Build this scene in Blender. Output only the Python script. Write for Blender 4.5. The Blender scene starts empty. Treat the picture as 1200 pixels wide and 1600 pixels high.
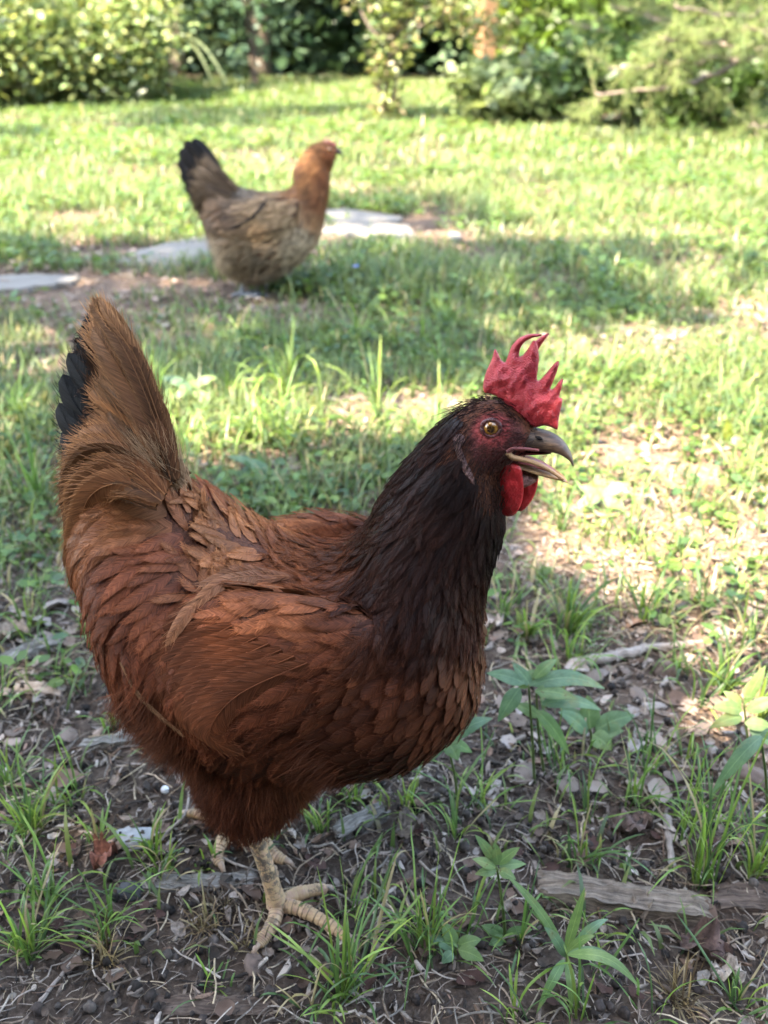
import bpy, bmesh, math, random
import numpy as np
from mathutils import Vector, Matrix
from mathutils.bvhtree import BVHTree
from mathutils.geometry import delaunay_2d_cdt

scene = bpy.context.scene
COL = scene.collection
R = math.radians

# ------------------------------------------------------------------ camera
CAM_H, PITCH, FPX = 0.56, R(27.5), 1450.0
cam_data = bpy.data.cameras.new('camera')
cam = bpy.data.objects.new('camera', cam_data)
COL.objects.link(cam)
cam.location = (0, 0, CAM_H)
cam.rotation_euler = (R(90) - PITCH, 0, 0)
cam_data.sensor_fit = 'VERTICAL'
cam_data.sensor_height = 36.0
cam_data.lens = FPX / 1600 * 36.0
cam_data.clip_start, cam_data.clip_end = 0.02, 1000
cam_data.dof.use_dof = True
cam_data.dof.focus_distance = 0.53
cam_data.dof.aperture_fstop = 8.5
scene.camera = cam

# ------------------------------------------------------------------ sky, sun, exposure
SUN_EL, SUN_AZ = R(53), R(230)          # azimuth of the direction towards the sun, from +X
SUN = np.array([math.cos(SUN_EL) * math.cos(SUN_AZ), math.cos(SUN_EL) * math.sin(SUN_AZ), math.sin(SUN_EL)])
world = bpy.data.worlds.new('World')
scene.world = world
world.use_nodes = True
wn = world.node_tree
sky = wn.nodes.new('ShaderNodeTexSky')
sky.sky_type = 'NISHITA'
sky.sun_disc = False
sky.sun_elevation = SUN_EL
sky.sun_rotation = math.atan2(SUN[0], SUN[1])
bg = wn.nodes['Background']
wn.links.new(sky.outputs[0], bg.inputs[0])
bg.inputs[1].default_value = 0.15
sun_data = bpy.data.lights.new('sun', 'SUN')
sun_data.energy = 3.3
sun_data.angle = R(0.55)
sun_data.color = (1.0, 0.95, 0.86)
sun = bpy.data.objects.new('sun', sun_data)
COL.objects.link(sun)
sun.rotation_euler = Vector(SUN.tolist()).to_track_quat('Z', 'Y').to_euler()
scene.view_settings.view_transform = 'Standard'
scene.view_settings.look = 'None'
scene.view_settings.gamma = 1
scene.view_settings.use_curve_mapping = False
scene.view_settings.exposure = 3.95
scene.view_settings.use_white_balance = True
scene.view_settings.white_balance_temperature = 7600
scene.view_settings.white_balance_tint = 10
scene.render.engine = 'CYCLES'
scene.cycles.max_bounces = 7
scene.cycles.diffuse_bounces = 4
scene.cycles.transmission_bounces = 4
scene.cycles.transparent_max_bounces = 8

# ------------------------------------------------------------------ helpers
FWD = np.array([0, math.cos(PITCH), -math.sin(PITCH)])
UPV = np.array([0, math.sin(PITCH), math.cos(PITCH)])
EYE = np.array([0, 0, CAM_H])

def ray(px, py):
    d = FWD + np.array([1.0, 0, 0]) * (px - 600) / FPX - UPV * (py - 800) / FPX
    return d / np.linalg.norm(d)

def ground(px, py, z=0.0):
    """point of the ground seen at a pixel of the 1200x1600 photograph"""
    d = ray(px, py)
    return EYE + d * ((z - CAM_H) / d[2])

def onplane(px, py, o, n):
    d = ray(px, py)
    return EYE + d * (np.dot(o - EYE, n) / np.dot(d, n))

def project(P):
    v = np.asarray(P) - EYE
    dep = v @ FWD
    return 600 + FPX * v[..., 0] / dep, 800 - FPX * (v @ UPV) / dep

def unit(v):
    v = np.asarray(v, float)
    return v / (np.linalg.norm(v, axis=-1, keepdims=True) + 1e-12)

def make_mesh(name, verts, quads=None, tris=None, cols=None, uvs=None, smooth=True, mats=()):
    """fast mesh from numpy arrays; cols = per point RGB, uvs = per point UV"""
    me = bpy.data.meshes.new(name)
    verts = np.ascontiguousarray(verts, np.float32).reshape(-1, 3)
    nq = 0 if quads is None else len(quads)
    nt = 0 if tris is None else len(tris)
    loops = []
    if nq: loops.append(np.asarray(quads, np.int32).ravel())
    if nt: loops.append(np.asarray(tris, np.int32).ravel())
    li = np.concatenate(loops)
    me.vertices.add(len(verts)); me.vertices.foreach_set('co', verts.ravel())
    me.loops.add(len(li)); me.loops.foreach_set('vertex_index', li)
    starts = np.concatenate([np.arange(nq) * 4, nq * 4 + np.arange(nt) * 3]).astype(np.int32)
    tot = np.concatenate([np.full(nq, 4), np.full(nt, 3)]).astype(np.int32)
    me.polygons.add(nq + nt)
    me.polygons.foreach_set('loop_start', starts)
    me.polygons.foreach_set('loop_total', tot)
    me.polygons.foreach_set('use_smooth', np.full(nq + nt, smooth))
    if cols is not None:
        a = me.attributes.new('Col', 'FLOAT_COLOR', 'POINT')
        c = np.ones((len(verts), 4), np.float32); c[:, :3] = cols
        a.data.foreach_set('color', c.ravel())
    if uvs is not None:
        l = me.uv_layers.new(name='UVMap')
        l.data.foreach_set('uv', np.asarray(uvs, np.float32)[li].ravel())
    for m in mats: me.materials.append(m)
    me.update(); me.validate()
    return me

def link(name, data, parent=None, label=None, cat=None, group=None, kind=None, loc=None):
    o = bpy.data.objects.new(name, data)
    COL.objects.link(o)
    if loc is not None: o.location = [float(c) for c in loc]
    if parent is not None: o.parent = parent
    if label: o['label'] = label
    if cat: o['category'] = cat
    if group: o['group'] = group
    if kind: o['kind'] = kind
    return o

def make_curves(name, pts, rad, cols, mat, parent=None, kind=None):
    """pts (N,K,3), rad (K,) or (N,K), cols (N,3): hair-thin strands, real geometry"""
    N, K, _ = pts.shape
    hc = bpy.data.hair_curves.new(name)
    hc.add_curves([K] * N)
    hc.points.foreach_set('position', np.ascontiguousarray(pts, np.float32).ravel())
    ra = hc.attributes.get('radius') or hc.attributes.new('radius', 'FLOAT', 'POINT')
    r = np.broadcast_to(np.asarray(rad, np.float32), (N, K))
    ra.data.foreach_set('value', np.ascontiguousarray(r, np.float32).ravel())
    ca = hc.attributes.new('Col', 'FLOAT_COLOR', 'POINT')
    c = np.ones((N, K, 4), np.float32); c[:, :, :3] = cols[:, None, :]
    ca.data.foreach_set('color', c.ravel())
    hc.materials.append(mat)
    return link(name, hc, parent, kind=kind)

_lat = np.random.RandomState(5).rand(256, 256)
def vnoise(x, y):
    xi, yi = np.floor(x).astype(int), np.floor(y).astype(int)
    fx, fy = x - xi, y - yi
    fx, fy = fx * fx * (3 - 2 * fx), fy * fy * (3 - 2 * fy)
    g = lambda a, b: _lat[a & 255, b & 255]
    return (g(xi, yi) * (1 - fx) + g(xi + 1, yi) * fx) * (1 - fy) + (g(xi, yi + 1) * (1 - fx) + g(xi + 1, yi + 1) * fx) * fy

# ------------------------------------------------------------------ materials
class NT:
    def __init__(s, name):
        s.m = bpy.data.materials.new(name); s.m.use_nodes = True
        s.t = s.m.node_tree; s.p = s.t.nodes['Principled BSDF']; s.o = s.t.nodes['Material Output']
    def n(s, typ, **kw):
        nd = s.t.nodes.new('ShaderNode' + typ)
        for k, v in kw.items():
            if k in nd.inputs.keys(): nd.inputs[k].default_value = v
            else: setattr(nd, k, v)
        return nd
    def l(s, a, b): s.t.links.new(a, b)
    def noise(s, scale, detail=4, rough=.55, vec=None, dist=0):
        nd = s.n('TexNoise', Scale=scale, Detail=detail, Roughness=rough, Distortion=dist)
        if vec is not None: s.l(vec, nd.inputs['Vector'])
        return nd.outputs['Fac']
    def ramp(s, fac, stops):
        nd = s.n('ValToRGB'); cr = nd.color_ramp
        while len(cr.elements) < len(stops): cr.elements.new(.5)
        for e, (p, c) in zip(cr.elements, stops):
            e.position = p; e.color = (*c, 1) if len(c) == 3 else c
        s.l(fac, nd.inputs[0]); return nd.outputs[0]
    def mix(s, a, b, fac=.5, mode='MIX'):
        nd = s.n('MixRGB', blend_type=mode)
        for i, v in ((0, fac), (1, a), (2, b)):
            if hasattr(v, 'links'): s.l(v, nd.inputs[i])
            else: nd.inputs[i].default_value = v if i == 0 else (*v, 1)
        return nd.outputs[0]
    def math(s, op, a, b=0.0):
        nd = s.n('Math', operation=op)
        for i, v in ((0, a), (1, b)):
            if hasattr(v, 'links'): s.l(v, nd.inputs[i])
            else: nd.inputs[i].default_value = v
        return nd.outputs[0]
    def bump(s, h, strength=.3, dist=.001):
        b = s.n('Bump', Strength=strength, Distance=dist); s.l(h, b.inputs['Height'])
        s.l(b.outputs[0], s.p.inputs['Normal']); return b.outputs[0]
    def base(s, c, rough=.7, spec=.3):
        if hasattr(c, 'links'): s.l(c, s.p.inputs['Base Color'])
        else: s.p.inputs['Base Color'].default_value = (*c, 1)
        s.p.inputs['Roughness'].default_value = rough
        s.p.inputs['Specular IOR Level'].default_value = spec
        return s.m
    def coord(s, which='Object'): return s.n('TexCoord').outputs[which]
    def attr(s, name='Col'): return s.n('Attribute', attribute_name=name).outputs['Color']
    def translucent(s, c, fac):
        tr = s.n('BsdfTranslucent'); mx = s.n('MixShader'); mx.inputs[0].default_value = fac
        if hasattr(c, 'links'): s.l(c, tr.inputs[0])
        else: tr.inputs[0].default_value = (*c, 1)
        s.l(s.p.outputs[0], mx.inputs[1]); s.l(tr.outputs[0], mx.inputs[2]); s.l(mx.outputs[0], s.o.inputs[0])
        return s.m

def mat_feather():
    s = NT('feather_vane'); uv = s.n('UVMap').outputs[0]
    mp = s.n('Mapping'); mp.inputs['Scale'].default_value = (1.6, 520, 1); s.l(uv, mp.inputs[0])
    streak = s.noise(1.0, 3, .6, mp.outputs[0])
    mp2 = s.n('Mapping'); mp2.inputs['Scale'].default_value = (2.2, 1500, 1); s.l(uv, mp2.inputs[0])
    fine = s.noise(1.0, 2, .5, mp2.outputs[0])
    f = s.math('ADD', s.math('MULTIPLY', streak, .65), s.math('MULTIPLY', fine, .35))
    v = s.ramp(f, [(.3, (.34, .30, .28)), (.5, (.95, .95, .95)), (.72, (1.75, 1.75, 1.8))])
    c = s.mix(s.attr(), v, 1.0, 'MULTIPLY')
    s.bump(f, .7, .0008)
    s.base(c, .55, .14)
    return s.translucent(c, .12)
def mat_barb():
    s = NT('feather_barb'); return s.base(s.attr(), .62, .09)
M_FEATHER, M_BARB = mat_feather(), mat_barb()
def plain(name, c, rough=.6, spec=.3, var=.35, scale=60, bump=.0, bscale=None, c2=None):
    s = NT(name); co = s.coord()
    n = s.noise(scale, 5, .6, co)
    c2 = c2 or tuple(x * (1 - var) for x in c)
    col = s.ramp(n, [(.3, c2), (.7, c)])
    if bump: s.bump(s.noise(bscale or scale * 3, 5, .6, co), bump, .002)
    return s.base(col, rough, spec)
# ------------------------------------------------------------------ hens
def catmull(P, t):
    """P (n,d) control rows, t in 0..n-1"""
    P = np.asarray(P, float); n = len(P)
    t = np.clip(np.asarray(t, float), 0, n - 1 - 1e-9)
    i = t.astype(int); f = (t - i)[:, None]
    g = lambda k: P[np.clip(k, 0, n - 1)]
    a, b, c, d = g(i - 1), g(i), g(i + 1), g(i + 2)
    return .5 * ((2 * b) + (c - a) * f + (2 * a - 5 * b + 4 * c - d) * f * f + (3 * b - a - 3 * c + d) * f ** 3)

def tube(path, rad, seg=10):
    """round tapered tube with closed ends"""
    path = np.asarray(path, float); rad = np.asarray(rad, float); n = len(path)
    T = unit(np.gradient(path, axis=0))
    ref = np.array([0, 0, 1.0]) if abs(T[:, 2]).max() < .9 else np.array([.3, 1, .2])
    A = unit(np.cross(T, ref)); B = np.cross(T, A)
    th = np.linspace(0, 2 * np.pi, seg, endpoint=False)
    V = path[:, None] + rad[:, None, None] * (A[:, None] * np.cos(th)[None, :, None] + B[:, None] * np.sin(th)[None, :, None])
    V = np.concatenate([V.reshape(-1, 3), path[:1], path[-1:]])
    i = np.arange(n - 1)[:, None] * seg; j = np.arange(seg); k = (j + 1) % seg
    Q = np.stack([i + j, i + k, i + seg + k, i + seg + j], -1).reshape(-1, 4)
    Tn = np.concatenate([np.stack([np.full(seg, n * seg), k, j], -1), np.stack([np.full(seg, n * seg + 1), (n - 1) * seg + j, (n - 1) * seg + k], -1)])
    return V, Q, Tn

def merge(parts):
    Vs, Qs, Ts, o = [], [], [], 0
    for V, Q, T in parts:
        Vs.append(V)
        if Q is not None and len(Q): Qs.append(np.asarray(Q) + o)
        if T is not None and len(T): Ts.append(np.asarray(T) + o)
        o += len(V)
    return np.concatenate(Vs), (np.concatenate(Qs) if Qs else None), (np.concatenate(Ts) if Ts else None)

def remesh(parts, voxel, smooth=4, factor=.5):
    """one continuous skin over overlapping closed shapes"""
    V, Q, T = merge(parts)
    ob = bpy.data.objects.new('tmp', make_mesh('tmp', V, Q, T)); COL.objects.link(ob)
    m = ob.modifiers.new('r', 'REMESH'); m.mode = 'VOXEL'; m.voxel_size = voxel; m.use_smooth_shade = True
    if smooth:
        s = ob.modifiers.new('s', 'SMOOTH'); s.iterations = smooth; s.factor = factor
    dg = bpy.context.evaluated_depsgraph_get()
    me = bpy.data.meshes.new_from_object(ob.evaluated_get(dg))
    old = ob.data; bpy.data.objects.remove(ob); bpy.data.meshes.remove(old)
    return me

def mesh_np(me):
    V = np.empty(len(me.vertices) * 3, np.float32); me.vertices.foreach_get('co', V)
    return V.reshape(-1, 3).astype(float)

def set_cols(me, cols):
    a = me.attributes.new('Col', 'FLOAT_COLOR', 'POINT')
    c = np.ones((len(me.vertices), 4), np.float32); c[:, :3] = cols
    a.data.foreach_set('color', c.ravel())

class Frame:
    """a vertical plane through the bird: forward F, left L, origin O (world)"""
    def __init__(s, O, yaw):
        s.O = np.asarray(O, float); s.F = np.array([math.cos(yaw), math.sin(yaw), 0]); s.L = np.array([-math.sin(yaw), math.cos(yaw), 0])
    def at(s, px, py, off=0.0): return onplane(px, py, s.O + s.L * off, s.L)
    def local(s, P):
        d = np.asarray(P) - s.O
        return np.stack([d @ s.F, d @ s.L, d[..., 2]], -1)
    def mirror(s, P):
        d = np.asarray(P) - s.O
        return np.asarray(P) - 2 * (d @ s.L)[..., None] * s.L

def loft(fr, st, seg=28, res=6):
    """st rows: (upper px, lower px, half width, side offset); rings corrected so the silhouette passes through the pixels"""
    rows = []
    for u, l, b, off in st:
        ou, ol = off if isinstance(off, tuple) else (off, off)
        U, W = fr.at(*u, ou), fr.at(*l, ol)
        C = (U + W) / 2; A = (U - W) / 2; E = np.linalg.norm(A); A = A / E
        v = unit(C - EYE); q = A - (A @ v) * v; cu = np.linalg.norm(q); q = q / cu
        lq = abs(fr.L @ q)
        a = math.sqrt(max(E * E - (b * lq / cu) ** 2, (E * .35) ** 2))
        rows.append(np.concatenate([C, A * a, [b]]))
    n = len(rows)
    S = catmull(rows, np.linspace(0, n - 1, (n - 1) * res + 1))
    th = np.linspace(0, 2 * np.pi, seg, endpoint=False)
    V = S[:, None, :3] + S[:, None, 3:6] * np.cos(th)[None, :, None] + fr.L * (S[:, 6:7] * np.sin(th))[..., None]
    m = len(S); V = np.concatenate([V.reshape(-1, 3), S[:1, :3], S[-1:, :3]])
    i = np.arange(m - 1)[:, None] * seg; j = np.arange(seg); k = (j + 1) % seg
    Q = np.stack([i + j, i + k, i + seg + k, i + seg + j], -1).reshape(-1, 4)
    T = np.concatenate([np.stack([np.full(seg, m * seg), k, j], -1), np.stack([np.full(seg, m * seg + 1), (m - 1) * seg + j, (m - 1) * seg + k], -1)])
    return V, Q, T

def mirrored(fr, part):
    V, Q, T = part
    return fr.mirror(V), Q[:, ::-1], T[:, ::-1]

def inflate(outline, thick, step, dmax, P3, power=.5):
    """a fleshy or woody sheet: outline (px pairs), P3(px,py,offset)->world; thickest 'dmax' away from the edge"""
    O = np.asarray(outline, float); n = len(O)
    # densify outline with a closed Catmull-Rom
    Pc = np.concatenate([O[-1:], O, O[:2]])
    per = 4
    D = catmull(Pc, np.concatenate([1 + i + np.arange(per) / per for i in range(n)]))
    lo, hi = D.min(0), D.max(0)
    gx, gy = np.meshgrid(np.arange(lo[0], hi[0], step), np.arange(lo[1], hi[1], step)); G = np.stack([gx.ravel(), gy.ravel()], 1)
    G[:, 0] += (np.arange(len(G)) % 2) * .2 * step
    A, B = D, np.roll(D, -1, 0)
    def dist(p):
        ab = B - A; t = np.clip(((p[:, None] - A) * ab).sum(-1) / ((ab * ab).sum(-1) + 1e-9), 0, 1)
        return np.linalg.norm(p[:, None] - (A + ab * t[..., None]), axis=-1).min(1)
    ins = np.zeros(len(G), bool)
    for a, b in zip(A, B):
        c = ((a[1] > G[:, 1]) != (b[1] > G[:, 1]))
        with np.errstate(divide='ignore', invalid='ignore'):
            ins ^= c & (G[:, 0] < (b[0] - a[0]) * (G[:, 1] - a[1]) / (b[1] - a[1] + 1e-12) + a[0])
    G = G[ins]; d = dist(G); G = G[d > step * .35]
    pts = np.concatenate([D, G])
    r = delaunay_2d_cdt([Vector(p) for p in pts], [(i, (i + 1) % len(D)) for i in range(len(D))], [list(range(len(D)))], 1, 1e-6)
    P = np.array([tuple(v) for v in r[0]]); F = [f for f in r[2] if len(f) == 3]
    d = dist(P); h = thick * np.clip(d / dmax, 0, 1) ** power * (.7 + .6 * vnoise(P[:, 0] / 7.0, P[:, 1] / 11.0))
    edge = d < 1e-3
    front = np.array([P3(p[0], p[1], -hh) for p, hh in zip(P, h)]); back = np.array([P3(p[0], p[1], hh) for p, hh in zip(P, h)])
    nv = len(P); idx = np.where(edge, np.arange(nv), np.arange(nv) + nv)
    T = np.asarray(F); T2 = idx[T][:, ::-1]
    return np.concatenate([front, back]), None, np.concatenate([T, T2])

# ---- plumage
def vane(P, N, B, W, c0, c1, hs, droop=.3, cross=3, tt=None):
    """P,N,B (n,K,3), W (n,K) half width; hs running length (n,K). returns mesh arrays"""
    n, K, _ = P.shape
    s = np.linspace(-1, 1, cross)
    V = P[:, :, None] + B[:, :, None] * (W[:, :, None] * s)[..., None] - N[:, :, None] * (W[:, :, None] * droop * s * s)[..., None]
    t = np.linspace(0, 1, K) if tt is None else tt
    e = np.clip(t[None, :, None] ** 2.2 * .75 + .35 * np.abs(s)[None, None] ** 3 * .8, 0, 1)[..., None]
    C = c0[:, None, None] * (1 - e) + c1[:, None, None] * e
    UV = np.empty((n, K, cross, 2))
    UV[..., 0] = s[None, None] * .5 + np.random.rand(n, 1, 1) * 40
    UV[..., 1] = hs[:, :, None] - np.abs(s)[None, None] * W[:, :, None] * 1.5 + np.random.rand(n, 1, 1) * 7
    base = (np.arange(n) * K * cross)[:, None, None]; i = np.arange(K - 1)[None, :, None] * cross; j = np.arange(cross - 1)[None, None]
    a = base + i + j
    Q = np.stack([a, a + 1, a + cross + 1, a + cross], -1).reshape(-1, 4)
    return V.reshape(-1, 3), Q, C.reshape(-1, 3), UV.reshape(-1, 2)

def barbs(P, N, B, W, c0, c1, nb, over, rs, ang=.75, t0=.15, droop=.3, start=.35, sides=(-1, 1)):
    """loose barbs leaving the vane edges: strands (n*2*nb, 4, 3) and colours"""
    n, K, _ = P.shape
    D = unit(np.gradient(P, axis=1))
    out, col = [], []
    for side in sides:
        tt = t0 + (1 - t0) * (np.arange(nb)[None] + rs.rand(n, nb)) / nb
        x = tt * (K - 1); i = np.minimum(x.astype(int), K - 2); f = (x - i)[..., None]
        r = np.arange(n)[:, None]
        g = lambda A: A[r, i] * (1 - f) + A[r, i + 1] * f
        p, nn, b, d = g(P), unit(g(N)), unit(g(B)), unit(g(D))
        w = (W[r, i] * (1 - f[..., 0]) + W[r, i + 1] * f[..., 0])
        wm = np.maximum(w, W.max(1, keepdims=True) * .35)[..., None]
        a = (ang * (1 - .45 * tt) + (rs.rand(n, nb) - .5) * .35)[..., None]
        o = d * np.cos(a) + b * side * np.sin(a)
        ln = wm * (over * (.7 + .6 * rs.rand(n, nb, 1))) / np.sin(np.maximum(a, .3))
        q0 = p + b * side * w[..., None] * start + nn * .0004
        st = []
        for k in range(4):
            u = k / 3.0
            st.append(q0 + o * ln * u + d * ln * .22 * u * u - nn * ln * droop * u * u * .6 + (rs.rand(n, nb, 3) - .5) * ln * .12 * u)
        out.append(np.stack(st, 2).reshape(-1, 4, 3))
        e = np.clip(tt * .9 + .1, 0, 1)[..., None]
        c = (c0[:, None] * (1 - e) + c1[:, None] * e) * (.75 + .5 * rs.rand(n, nb, 1))
        col.append(c.reshape(-1, 3))
    return np.concatenate(out), np.concatenate(col)

class Plumage:
    def __init__(s, fr, me, ctrl, seed, scale=1.0):
        s.fr, s.me, s.rs, s.scale = fr, me, np.random.RandomState(seed), scale
        s.V = mesh_np(me)
        me.calc_loop_triangles()
        T = np.empty(len(me.loop_triangles) * 3, np.int32); me.loop_triangles.foreach_get('vertices', T); s.T = T.reshape(-1, 3)
        s.bvh = BVHTree.FromPolygons(s.V.tolist(), s.T.tolist())
        rows = []
        for c in ctrl:
            px, py, ax, ay = c[:4]
            h = s.bvh.ray_cast(Vector(EYE), Vector(ray(px, py)))[0]
            if h is None: print('ctrl miss', px, py); continue
            k = 25 / math.hypot(ax, ay) * scale
            h = np.array(h); n0 = np.array(s.bvh.find_nearest(Vector(h))[1])
            # arrow end on the tangent plane of the hit
            d2 = ray(px + ax * k, py + ay * k); den = d2 @ n0
            h2 = EYE + d2 * ((h - EYE) @ n0 / den) if abs(den) > .12 else h + np.array([(ax * fr.F[0]), 0, -ay]) * .01
            a, b = fr.local(h), fr.local(h2)
            if a[1] > 0: b = b * [1, -1, 1]; a = a * [1, -1, 1]
            rows.append(np.concatenate([a, unit(b - a), c[4], c[5], [c[6], c[7], c[8], c[9], c[10]]]))
        s.ct = np.array(rows)
    def field(s, P):
        l = s.fr.local(P); sg = np.where(l[:, 1:2] > 0, -1.0, 1.0); l = l * np.concatenate([np.ones_like(sg), sg, np.ones_like(sg)], 1)
        d = ((l[:, None] - s.ct[None, :, :3]) ** 2).sum(-1) + 1e-7
        w = d ** -2.0; w /= w.sum(1, keepdims=True)
        r = w @ s.ct[:, 3:]
        dl = r[:, :3] * np.concatenate([np.ones_like(sg), sg, np.ones_like(sg)], 1)
        D = dl[:, :1] * s.fr.F + dl[:, 1:2] * s.fr.L + dl[:, 2:3] * np.array([0, 0, 1])
        typ = s.ct[d.argmin(1), -2]
        return D, r[:, 3:6], r[:, 6:9], r[:, 9], r[:, 10], typ, r[:, 13]
    def sample(s, n, spacing):
        A, B, C = s.V[s.T[:, 0]], s.V[s.T[:, 1]], s.V[s.T[:, 2]]
        ar = np.linalg.norm(np.cross(B - A, C - A), axis=1); cdf = np.cumsum(ar) / ar.sum()
        i = np.searchsorted(cdf, s.rs.rand(n)); u, v = s.rs.rand(2, n); f = u + v > 1; u[f], v[f] = 1 - u[f], 1 - v[f]
        P = A[i] + (B[i] - A[i]) * u[:, None] + (C[i] - A[i]) * v[:, None]
        sp = spacing(P)
        cell = sp.min(); grid = {}; keep = []
        m = .012
        for k in range(n):
            p = P[k]; q = (int(p[0] / m), int(p[1] / m), int(p[2] / m)); ok = True; r2 = sp[k] ** 2
            for dx in (-1, 0, 1):
                for dy in (-1, 0, 1):
                    for dz in (-1, 0, 1):
                        for o in grid.get((q[0] + dx, q[1] + dy, q[2] + dz), ()):
                            e = P[o] - p
                            if e @ e < r2: ok = False; break
                        if not ok: break
                    if not ok: break
                if not ok: break
            if ok: grid.setdefault(q, []).append(k); keep.append(k)
        return P[keep]
    def hug(s, P, D, L, K, h0, lift, bend, tk=None):
        """paths that follow the body surface"""
        n = len(P); out = np.empty((n, K, 3)); Ns = np.empty((n, K, 3)); Ds = np.empty((n, K, 3))
        near = s.bvh.find_nearest
        tk = np.linspace(0, 1, K) if tk is None else tk; dt = np.append(np.diff(tk), 0)
        for i in range(n):
            p = Vector(P[i]); d = Vector(D[i]); prev = None
            for k in range(K):
                q, nn, _, _ = near(p)
                nn = nn if nn.dot(p - q) >= -1e9 else nn
                if prev is not None: nn = (nn + prev * 1.5).normalized()
                prev = nn
                d = (d - nn * d.dot(nn)).normalized()
                t = tk[k]
                out[i, k] = q + nn * (h0[i] + lift[i] * L[i] * t ** 1.3)
                Ns[i, k] = nn; Ds[i, k] = d
                p = q + d * (L[i] * dt[k])
                d = d + nn.cross(d) * bend[i] * dt[k]
        return out, Ns, np.cross(Ns, Ds)
# ------------------------------------------------------------------ ground
FEET = np.array([ground(435, 1412)[:2], ground(372, 1288)[:2], ground(400, 445)[:2]])
def gh(x, y):
    """height of the soil"""
    h = .020 * (vnoise(x * 1.7 + 9, y * 1.7 + 3) - .5) + .010 * (vnoise(x * 6 + 1, y * 6) - .5) + .006 * (vnoise(x * 21, y * 21 + 5) - .5)
    near = np.clip(2.2 - np.hypot(x, y - .7), 0, 1)
    h = h + near * (.0045 * (vnoise(x * 70, y * 70) - .5) + .0026 * (vnoise(x * 160, y * 160) - .5))
    for f in FEET:
        h = h * np.clip((np.hypot(x - f[0], y - f[1]) - .03) / .10, .12, 1)
    return h

def gpt(px, py, dz=0.0):
    p = ground(px, py); p = ground(px, py, float(gh(p[0:1], p[1:2])[0])); p[2] += dz
    return p

def stretch(a, b, step, lo, hi, g=1.13):
    mid = list(np.arange(a, b, step)); l, r = [], []
    d, v = step, a
    while v > lo: d *= g; v -= d; l.append(v)
    d, v = step, mid[-1]
    while v < hi: d *= g; v += d; r.append(v)
    return np.array(l[::-1] + mid + r)
gx, gy = stretch(-.75, .75, .006, -150, 150), stretch(.2, 1.5, .006, -60, 400)
X, Y = np.meshgrid(gx, gy)
V = np.stack([X, Y, gh(X, Y)], -1).reshape(-1, 3)
nx, ny = len(gx), len(gy)
i = (np.arange(ny - 1)[:, None] * nx + np.arange(nx - 1)[None]).ravel()
Q = np.stack([i, i + 1, i + nx + 1, i + nx], -1)

def spot(x, y, lst):
    """sum of soft spots (px, py, radius x, radius y, value) given where they lie on the ground"""
    r = np.zeros_like(x)
    for px, py, rx, ry, v in lst:
        c = ground(px, py); d = ((x - c[0]) / rx) ** 2 + ((y - c[1]) / ry) ** 2
        r += v * np.exp(-d * 1.2)
    return r
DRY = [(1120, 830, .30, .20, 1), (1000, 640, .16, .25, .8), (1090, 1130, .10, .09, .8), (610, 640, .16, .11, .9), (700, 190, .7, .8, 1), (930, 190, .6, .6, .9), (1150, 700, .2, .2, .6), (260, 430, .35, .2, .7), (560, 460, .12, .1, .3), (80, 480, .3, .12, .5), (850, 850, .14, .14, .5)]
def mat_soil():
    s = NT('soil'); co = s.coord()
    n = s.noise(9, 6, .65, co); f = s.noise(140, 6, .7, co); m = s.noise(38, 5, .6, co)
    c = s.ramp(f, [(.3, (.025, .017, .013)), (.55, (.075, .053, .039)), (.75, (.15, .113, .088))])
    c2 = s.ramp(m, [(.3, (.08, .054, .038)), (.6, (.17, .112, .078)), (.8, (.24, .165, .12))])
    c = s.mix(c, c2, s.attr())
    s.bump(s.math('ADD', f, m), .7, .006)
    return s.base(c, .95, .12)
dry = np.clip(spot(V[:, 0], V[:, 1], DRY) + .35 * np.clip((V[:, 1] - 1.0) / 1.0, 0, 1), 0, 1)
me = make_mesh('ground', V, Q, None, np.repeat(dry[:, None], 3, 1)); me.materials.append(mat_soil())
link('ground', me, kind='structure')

# ------------------------------------------------------------------ leaf and wood materials
def mat_leafy(name, trans=.38, rough=.5, spec=.35):
    s = NT(name)
    c = s.mix(s.attr(), s.ramp(s.noise(45, 3, .6, s.coord()), [(.3, (.75, .78, .7)), (.7, (1.2, 1.15, 1.1))]), 1, 'MULTIPLY')
    s.base(c, rough, spec)
    t = s.mix(c, (1.25, 1.25, .8), 1, 'MULTIPLY')
    return s.translucent(t, trans)
M_GRASS = mat_leafy('grass_blade', .42, .42, .4)
M_LEAF = mat_leafy('tree_leaf', .38, .43, .42)
M_DARKLEAF = mat_leafy('evergreen_leaf', .15, .6, .25)
def mat_litter():
    s = NT('litter'); co = s.coord()
    c = s.mix(s.attr(), s.ramp(s.noise(320, 4, .7, co), [(.3, (.5, .5, .5)), (.7, (1.35, 1.32, 1.3))]), 1, 'MULTIPLY')
    s.bump(s.noise(500, 4, .7, co), .5, .0008)
    return s.base(c, .85, .2)
M_LITTER = mat_litter()
def mat_wood(name, a, b, c, sx=2.0, sy=60, bump=.8, dist=.002):
    s = NT(name); uv = s.n('UVMap').outputs[0]
    mp = s.n('Mapping'); mp.inputs['Scale'].default_value = (sx, sy, 1); s.l(uv, mp.inputs[0])
    n = s.noise(1, 6, .7, mp.outputs[0], .4); k = s.noise(90, 5, .7, s.coord())
    f = s.math('ADD', s.math('MULTIPLY', n, .7), s.math('MULTIPLY', k, .3))
    col = s.ramp(f, [(.36, a), (.5, b), (.64, c)])
    s.bump(f, bump, dist)
    return s.base(col, .85, .2)
M_BOARD = mat_wood('weathered_board', (.035, .026, .02), (.14, .105, .078), (.27, .21, .16), 3, 30)
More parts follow.
